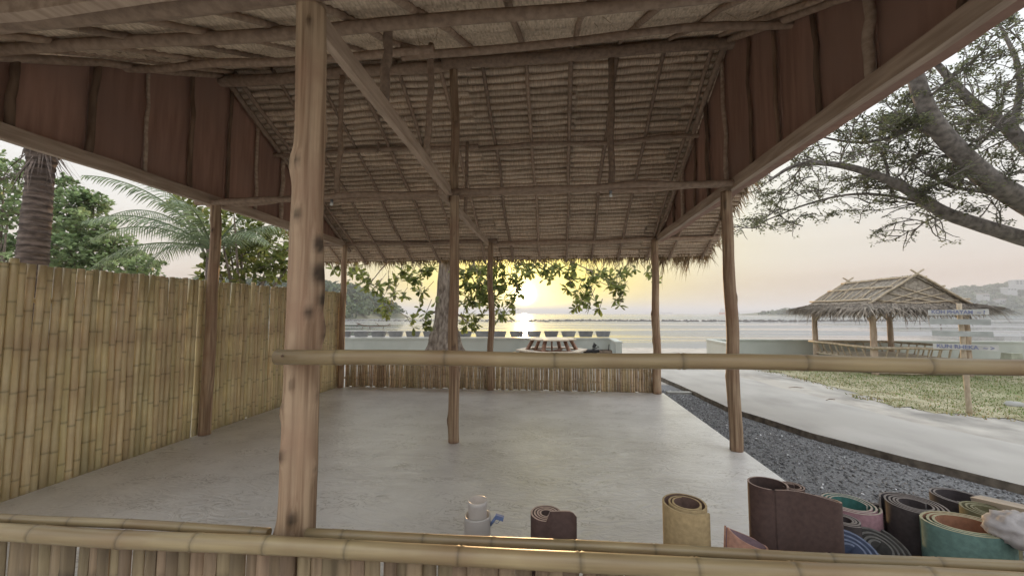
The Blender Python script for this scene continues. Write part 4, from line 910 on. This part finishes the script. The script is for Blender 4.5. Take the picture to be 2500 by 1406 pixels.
for px, py in ((1830, 560), (1870, 520), (1900, 480), (1950, 440), (1990, 470), (2040, 520), (2090, 480), (2120, 520), (1930, 560), (1960, 530), (2200, 545), (2160, 510), (2000, 360), (2090, 250), (2160, 230), (2350, 110), (2420, 140), (2450, 220), (2480, 60), (2380, 190), (2300, 250), (2440, 400), (2350, 420), (2200, 400), (2120, 420), (2060, 440), (2480, 300), (2390, 340)):
    p = dep(px, py, 11.6 + q.uniform(-.6, .8)) - base; spray(p + Vector((.35, 0, .1)), Vector((-1, q.uniform(-.6, .6), q.uniform(-.3, .1))), q.uniform(.6, 1.0), 1)
mbB.obj('limbs', BARK2, B_); mbL.obj('crown', LEAF2, B_)
# -- palm trunk close to the fence on the left
p0 = dep(66, 700, 4.85); Pm = thing('palm_trunk', 'ringed grey brown palm trunk standing just outside the fence', 'palm', (p0.x, p0.y, -.13)); base = Vector(Pm.location)
pts = []; rs = []; tn = []; z = -.05
while z < 3.7:
    pts.append(Vector((.02 + .05 * (z / 3.7), 0, z))); sw = z % .085; rs.append((.185 - .020 * z) * (1.05 if sw < .025 else .98) + (.05 * math.exp(-((z - 3.6) / .16) ** 2))); tn.append(.55 if sw < .03 else 1.0); z += .0213
mb = MB(); mb.tube(pts, rs, 24, tone=tn, rfun=lambda i, th, p: 1 + .05 * nz(math.cos(th) * 3, math.sin(th) * 3, p.z * 9)); mb.obj('trunk', PBARK, Pm)
q = random.Random(41); mb = MB()
for i in range(60):
    a = q.uniform(0, 6.28); z = q.uniform(3.35, 3.7); p = Vector((.05 + .12 * math.cos(a), .12 * math.sin(a), z))
    blades(mb, q, p, Vector((math.cos(a) * .6, math.sin(a) * .6, -.8)), q.uniform(.15, .5), q.uniform(.004, .012), q.uniform(.6, 1.3), Vector((0, 0, 1)))
mb.obj('dry_fibres', PBARK, Pm, kind='stuff')
def frond(mbS, mbF, c, a, el, L, q, droop=.9, ll=.42, tw=0):
    d = Vector((math.cos(a) * math.cos(el), math.sin(a) * math.cos(el), math.sin(el))); pts = []; p = Vector(c); N = 26
    for i in range(N + 1):
        pts.append(p.copy()); p = p + d * (L / N); d = (d + Vector((0, 0, -droop / N * (.5 + 1.3 * i / N)))).normalized()
    mbS.tube(pts, [.022 * (1 - .85 * i / N) + .003 for i in range(N + 1)], 5, caps=False)
    for i in range(3, N):
        dd = (pts[i + 1] - pts[i]).normalized(); s = dd.cross(Vector((0, 0, 1))).normalized()
        for sg in (-1, 1):
            for h_ in (0, .5):
                l = ll * math.sin(math.pi * (.12 + .86 * i / N)) ** .7 * q.uniform(.85, 1.1); v = (s * sg * 1.0 + dd * .75 + Vector((0, 0, -.5 + q.uniform(-.18, .15)))).normalized()
                p = pts[i].lerp(pts[i + 1], h_); m_ = p + v * l * .55; e_ = p + v * l + Vector((0, 0, -.25 * l)); w_ = dd * .013
                mbF.add([p - w_ * .6, p + w_ * .6, m_ + w_, m_ - w_, e_], [(0, 1, 2, 3), (3, 2, 4)], q.uniform(.6, 1.3))
PD = 8.6; c0 = dep(520, 610, PD); Co = thing('coconut_palm', 'young coconut palm with arching feathery fronds behind the fence', 'palm', (c0.x, c0.y, -.13)); base = Vector(Co.location); c = c0 - base
mb = MB(); mb.tube([(0, 0, -.05), (.02, 0, .8), (0, 0, c.z)], [.17, .14, .12], 12); mb.obj('trunk', PBARK, Co)
q = random.Random(43); mbS = MB(); mbF = MB()
for a, el, L_ in ((3.1, .75, 2.9), (3.25, 1.05, 2.9), (2.85, .35, 2.3), (3.5, .25, 2.3), (2.6, .65, 2.4), (3.3, .55, 2.6), (4.2, .6, 2.2), (.3, .7, 2.3), (-.4, .5, 2.0), (1.4, .8, 2.3), (2.0, .5, 2.3), (5.0, .8, 2.0), (.9, 1.1, 2.3), (3.9, .95, 2.5)): frond(mbS, mbF, c, a + YAW, el, L_, q, 1.25)
mbS.obj('frond_stems', LEAF4, Co); mbF.obj('fronds', LEAF4, Co)
mb = MB()
for i in range(5):
    a = i * 1.3; cc = c + Vector((.16 * math.cos(a), .16 * math.sin(a), -.14)); mb.tube([cc + Vector((0, 0, z)) for z in (-.08, -.05, 0, .05, .08)], [.01, .06, .075, .06, .01], 8)
mb.obj('coconuts', plain('coconut_husk', (.12, .13, .05)), Co)
# -- shrubs and broadleaf trees beyond the fence
def bush(name, label, spots, D, L, mat, seed, n_, sp, group=None, trunk=None):
    q = random.Random(seed); px0 = sum(s[0] for s in spots) / len(spots); g_ = dep(px0, 765, D)
    o = thing(name, label, 'tree', (g_.x, g_.y, -.13), group=group); base = Vector(o.location); ml = MB(); mb_ = MB()
    mb_.tube([(0, 0, -.05), (.03, 0, .6), (.0, 0, 1.3)], [.14, .11, .09], 10)
    for px, py, s in spots:
        c = dep(px, py, D + q.uniform(-.7, .9)) - base; s = s * D / F
        mb_.tube(curve((0, 0, .8), c, -.15), [.05 - .005 * k_ for k_ in range(9)], 6, caps=False)
        for i in range(int(n_ * (s / .5) ** 2)):
            v = rv(q) * s * q.random() ** .45; p = c + Vector((v.x, v.y, v.z * .8))
            if q.random() < .3: mb_.tube([c + v * .2, p], [.010, .004], 3, caps=False)
            col = q.uniform(.7, 1.2)
            tuft(ml, q, p, v.normalized() + Vector((0, 0, .2)), q.randint(4, 6), L, L * sp, .9, col)
    mb_.obj('trunk', BARK, o); ml.obj('crown', mat, o); return o
bush('broadleaf_tree', 'bushy light green tree filling the left edge behind the palm trunk', [(10, 430, 55), (-40, 480, 70), (20, 520, 55), (-20, 600, 60), (30, 600, 50), (15, 660, 50), (-60, 400, 60)], 9.5, .13, LEAF3, 51, 80, .6)
bush('broadleaf_tree', 'rounded green tree between the palm trunk and the coconut fronds', [(150, 460, 42), (190, 500, 55), (150, 540, 55), (220, 560, 60), (270, 600, 55), (180, 620, 60), (320, 640, 45), (360, 650, 35), (250, 650, 50), (150, 650, 40), (120, 600, 45), (230, 500, 35)], 11.5, .14, LEAF3, 52, 92, .65)
bush('broadleaf_tree', 'dark large leaved tree between the side post and the foreground post', [(590, 560, 50), (640, 590, 55), (600, 620, 55), (670, 640, 50), (560, 600, 40), (560, 655, 40), (620, 670, 45), (680, 590, 40), (530, 540, 40), (480, 520, 40), (440, 500, 35), (570, 510, 40), (700, 660, 40), (730, 620, 45), (510, 660, 35)], 9.2, .20, LEAF, 53, 34, .46)
# ================================================================== FAR SHORES, REEF, SHIPS
def wood(name, kind_label, ground, area, hf, n_, seed, size, cl):
    q = random.Random(seed); mb = MB(); cnt = 0; tries = 0
    while cnt < n_ and tries < n_ * 30:
        tries += 1; l = q.uniform(area[0], area[1]); D = q.uniform(area[2], area[3]); z = hf(l, D)
        if z < -.6: continue
        c = lat(l, D, z); s = size * q.uniform(.6, 1.3); cnt += 1; col = q.uniform(.6, 1.25)
        for i in range(cl):
            v = rv(q); v.z = abs(v.z); p = c + Vector((v.x * s, v.y * s, v.z * s * 1.15)); n2_ = (v + rv(q) * .6).normalized(); a = n2_.orthogonal().normalized(); b_ = n2_.cross(a); k_ = s * q.uniform(.22, .42)
            mb.add([p + a * k_, p + b_ * k_ * .8, p - a * k_, p - b_ * k_ * .8], [(0, 1, 2, 3)], col * q.uniform(.7, 1.3))
    return mb.obj(name, FARL, label=kind_label, cat='trees', kind='stuff')
def terrain(name, area, hf, nx, ny, mat):
    mb = MB(); vs = []
    for j in range(ny + 1):
        for i in range(nx + 1):
            l = area[0] + (area[1] - area[0]) * i / nx; D = area[2] + (area[3] - area[2]) * j / ny; z = hf(l, D); vs.append(lat(l, D, z))
    mb.add(vs, [(j * (nx + 1) + i, j * (nx + 1) + i + 1, (j + 1) * (nx + 1) + i + 1, (j + 1) * (nx + 1) + i) for j in range(ny) for i in range(nx)], 1.0, 0, True); return mb.obj(name, mat, kind='structure')
def h_left(l, D):
    t_ = (-64 - l) / 60; e_ = 1 - ((D - 205) / 48) ** 2
    if t_ <= 0 or e_ <= 0: return -1.5
    return -1.2 + 15.5 * min(1, t_ * 2.2) ** .75 * min(1, e_ * 1.6) + 1.5 * nz(l * .08, D * .08)
terrain('headland', (-260, -60, 155, 255), h_left, 50, 26, FARGR); wood('headland_woods', 'hazy wooded headland running into the sea on the left', None, (-190, -66, 158, 240), lambda l, D: h_left(l, D) - .3, 1500, 61, 2.6, 26)
prof = [(300, -1.5), (330, -1), (380, 4), (455, 9), (500, 13), (545, 20), (590, 29), (640, 35), (800, 46), (1000, 46)]
def h_right(l, D):
    z = -1.5
    for (a, za), (b_, zb) in zip(prof, prof[1:]):
        if a <= l <= b_: z = za + (zb - za) * (l - a) / (b_ - a)
    e_ = max(0, min(1, (D - 440) / 75)); e2 = max(0, min(1, (640 - D) / 60)); return -1.4 + (z + 1.4) * (e_ ** .8) * e2 * (1 + .12 * nz(l * .03, D * .03))
terrain('hillside', (300, 800, 438, 645), h_right, 70, 30, FARGR); wood('hillside_woods', 'hazy green trees covering the far right hillside', None, (325, 800, 442, 540), lambda l, D: h_right(l, D) - .5, 1500, 62, 4.2, 16)
def h_isl(l, D): return -1.5 + 38 * max(0, 1 - abs((l - 2420) / 640) ** 2.2) * (.8 + .25 * nz(l * .002, 3)) * max(0, 1 - ((D - 3600) / 250) ** 2)
terrain('island', (1750, 3100, 3350, 3850), h_isl, 60, 16, FARGR)
HW = plain('house_plaster', (.42, .42, .41), .8, .04); HR = plain('house_roof', (.28, .22, .19), .8); HG = plain('window_dark', (.05, .06, .07), .2)
for px, py, wd_, ht_, tx in ((2375, 752, 9, 4.5, 'small white house low on the hill just right of the gazebo ridge'), (2488, 690, 15, 6, 'white two storey villa at the right edge high on the hill'), (2465, 707, 12, 3.5, 'long low white house under the hilltop villa'), (2440, 735, 8, 4, 'small white house mid slope beside the trees'), (2400, 722, 8, 4, 'white house with dark windows on the left slope')):
    D = 452 + (765 - py) * .55; l = (px - CX) / F * D; gz = (765 - py) / F * D + H - ht_ * .5; c = lat(l, D, gz)
    h_ = thing('hill_house', tx, 'house', c, YAW); mb = MB(); mb.box((0, 0, ht_ / 2 - 3), (wd_, 7, ht_ + 6)); mb.obj('wall', HW, h_)
    mb = MB(); mb.box((0, 0, ht_ + .35), (wd_ + 1.2, 8.4, .6), taper=.8); mb.obj('roof', HR if px < 2460 else HW, h_)
    for s in range(3):
        for fl in range(2 if ht_ > 5 else 1):
            mb = MB(); mb.box(((s - 1) * wd_ * .3, -3.52, ht_ * (.5 if ht_ <= 5 else .28 + .42 * fl)), (wd_ * .18, .1, ht_ * (.38 if ht_ <= 5 else .24))); mb.obj('window', HG, h_)
q = random.Random(71); mb = MB()
for i in range(1500):
    l = q.uniform(-75, 130); D = 118 + 10 * nz(l * .02, 1) + q.gauss(0, 3.2) + (14 if q.random() < .35 else 0) + max(0, -l) * .2; s = q.uniform(.15, .6) * (1.2 if l > 5 else .8)
    c = lat(l, D, -1.06); vs = [c + Vector((s * q.uniform(.7, 1.6) * a, s * b_, s * z)) for a, b_, z in ((1, 0, 0), (-1, 0, 0), (0, 1, 0), (0, -1, 0), (q.uniform(-.3, .3), 0, q.uniform(.3, .75)), (0, 0, -.3))]
    mb.add(vs, oct_f, q.uniform(.6, 1.2))
mb.obj('reef_rocks', plain('reef_rock', (.10, .092, .085), .9), label='broken line of dark reef rocks across the tidal flat', cat='rocks', kind='stuff')
for px, pyb, pyt, tx in ((2215, 792, 780, 'leftmost thin marker pole standing in the shallow water'), (2246, 792, 779, 'middle thin marker pole standing in the shallow water'), (2297, 793, 778, 'marker pole with a dark cap, nearest the gazebo back post')):
    D = (H + 1.03) * F / (pyb - 765); c = dep(px, pyb, D); hh = (pyb - pyt) / F * D; mb = MB(); mb.tube([(0, 0, -.3), (.02, 0, hh * .55), (.02, 0, hh)], [.07, .07, .06], 6)
    if px > 2290: mb.tube([(.02, 0, hh * .4), (.02, 0, hh * .75)], .15, 6)
    mb.obj('marker_pole', DRIFT, loc=(c.x, c.y, -1.04), label=tx, cat='pole', group='poles in the shallows')
# driftwood on the flat at the left
D = 60; c = dep(912, 797, D); mb = MB(); q = random.Random(72)
pts = [Vector((-2.6, 0, .9)), Vector((-1.6, .1, .55)), Vector((-.4, 0, .35)), Vector((1.0, 0, .5)), Vector((2.6, .1, .55))]; mb.tube(smooth(pts, 2), .085, 6)
for a, b_ in (((-1.6, .1, .5), (-1.9, .3, -.1)), ((-.6, 0, .35), (-.5, .2, -.15)), ((1, 0, .5), (.2, .1, 1.0)), ((-2.3, 0, .8), (-2.6, 0, .3)), ((1.6, 0, .5), (1.3, .3, -.12)), ((2.0, 0, .5), (2.7, 0, .9))): mb.tube([a, b_], [.05, .03], 5)
mb.obj('driftwood', DRIFT, loc=(c.x, c.y, -1.05), rot=(0, 0, YAW), label='bare fallen branch lying on the flats beyond the planters', cat='driftwood')
def ship(px, D, label, name='cargo_ship'): 
    c = lat((px - CX) / F * D, D, -1.03); return thing(name, label, 'ship', c, YAW)
HULL = plain('ship_hull', (.20, .19, .20), .6); ORG = plain('orange_hull', (.55, .20, .09), .6); SUP = plain('ship_white', (.62, .60, .58), .6)
def hull(mb, L_, B, h_):
    mb.add([(-L_ / 2, -B / 2, -.5), (L_ * .42, -B / 2, -.5), (L_ * .45, 0, -.5), (L_ * .42, B / 2, -.5), (-L_ / 2, B / 2, -.5), (-L_ / 2, -B / 2, h_), (L_ * .44, -B / 2, h_), (L_ / 2, 0, h_ * 1.15), (L_ * .44, B / 2, h_), (-L_ / 2, B / 2, h_)], [(4, 3, 2, 1, 0), (5, 6, 7, 8, 9)] + [(i, (i + 1) % 5, 5 + (i + 1) % 5, 5 + i) for i in range(5)])
s = ship(1626, 2600, 'long low cargo ship on the horizon left of the orange ship'); mb = MB(); hull(mb, 88, 15, 7); mb.obj('hull', HULL, s); mb = MB(); mb.box((-33, 0, 10), (11, 12, 8)); mb.obj('bridge_tower', SUP, s)
for i in range(4): mb = MB(); mb.box((-16 + i * 14, 0, 8), (11, 11, 2)); mb.obj('cargo_hatch', HULL, s)
s = ship(1391, 3200, 'faint hazy ship on the horizon right of the sun'); mb = MB(); hull(mb, 62, 13, 5); mb.obj('hull', HULL, s); mb = MB(); mb.box((0, 0, 9.5), (44, 11, 8)); mb.obj('deck_block', SUP, s)
mb = MB(); mb.box((5, 0, 15), (14, 9, 3)); mb.obj('bridge_tower', SUP, s)
s = ship(1764, 1150, 'orange hulled work ship with a tall leg beside the right post', 'work_ship'); mb = MB(); hull(mb, 17, 12, 5.5); mb.obj('hull', ORG, s); mb = MB(); mb.box((-1, 0, 9), (13, 9, 7)); mb.obj('deck_block', SUP, s)
mb = MB(); mb.box((-2, 0, 15), (7, 6, 5), taper=.8); mb.obj('bridge_tower', SUP, s); mb = MB(); mb.tube([(6.5, -2, 5), (6.5, -2, 48)], 1.3, 6); mb.obj('jack_leg', ORG, s); mb = MB(); mb.tube([(-3, 0, 17), (-3, 0, 24)], .5, 5); mb.obj('mast', SUP, s)
s = ship(1801, 1500, 'small dark tug with a pointed mast right of the post', 'tug_boat'); mb = MB(); hull(mb, 11, 6, 3); mb.obj('hull', HULL, s); mb = MB(); mb.box((0, 0, 5), (5, 4.5, 4), taper=.7); mb.obj('wheelhouse', HULL, s); mb = MB(); mb.tube([(0, 0, 6), (0, 0, 15)], [1.2, .25], 5); mb.obj('mast', HULL, s)

# ================================================================== AIR
HZ = bpy.data.materials.new('hazy_air'); HZ.use_nodes = True; t = HZ.node_tree; t.nodes.clear()
pv = t.nodes.new('ShaderNodeVolumePrincipled'); pv.inputs['Color'].default_value = (.93, .95, 1.0, 1); pv.inputs['Density'].default_value = .0007; pv.inputs['Anisotropy'].default_value = 0.0
mo = t.nodes.new('ShaderNodeOutputMaterial'); t.links.new(pv.outputs[0], mo.inputs['Volume'])
mb = MB(); mb.box((0, 2500, 28), (9000, 8000, 60.2)); mb.obj('haze', HZ, kind='stuff', label='pale sea haze filling the air over the bay', cat='haze')
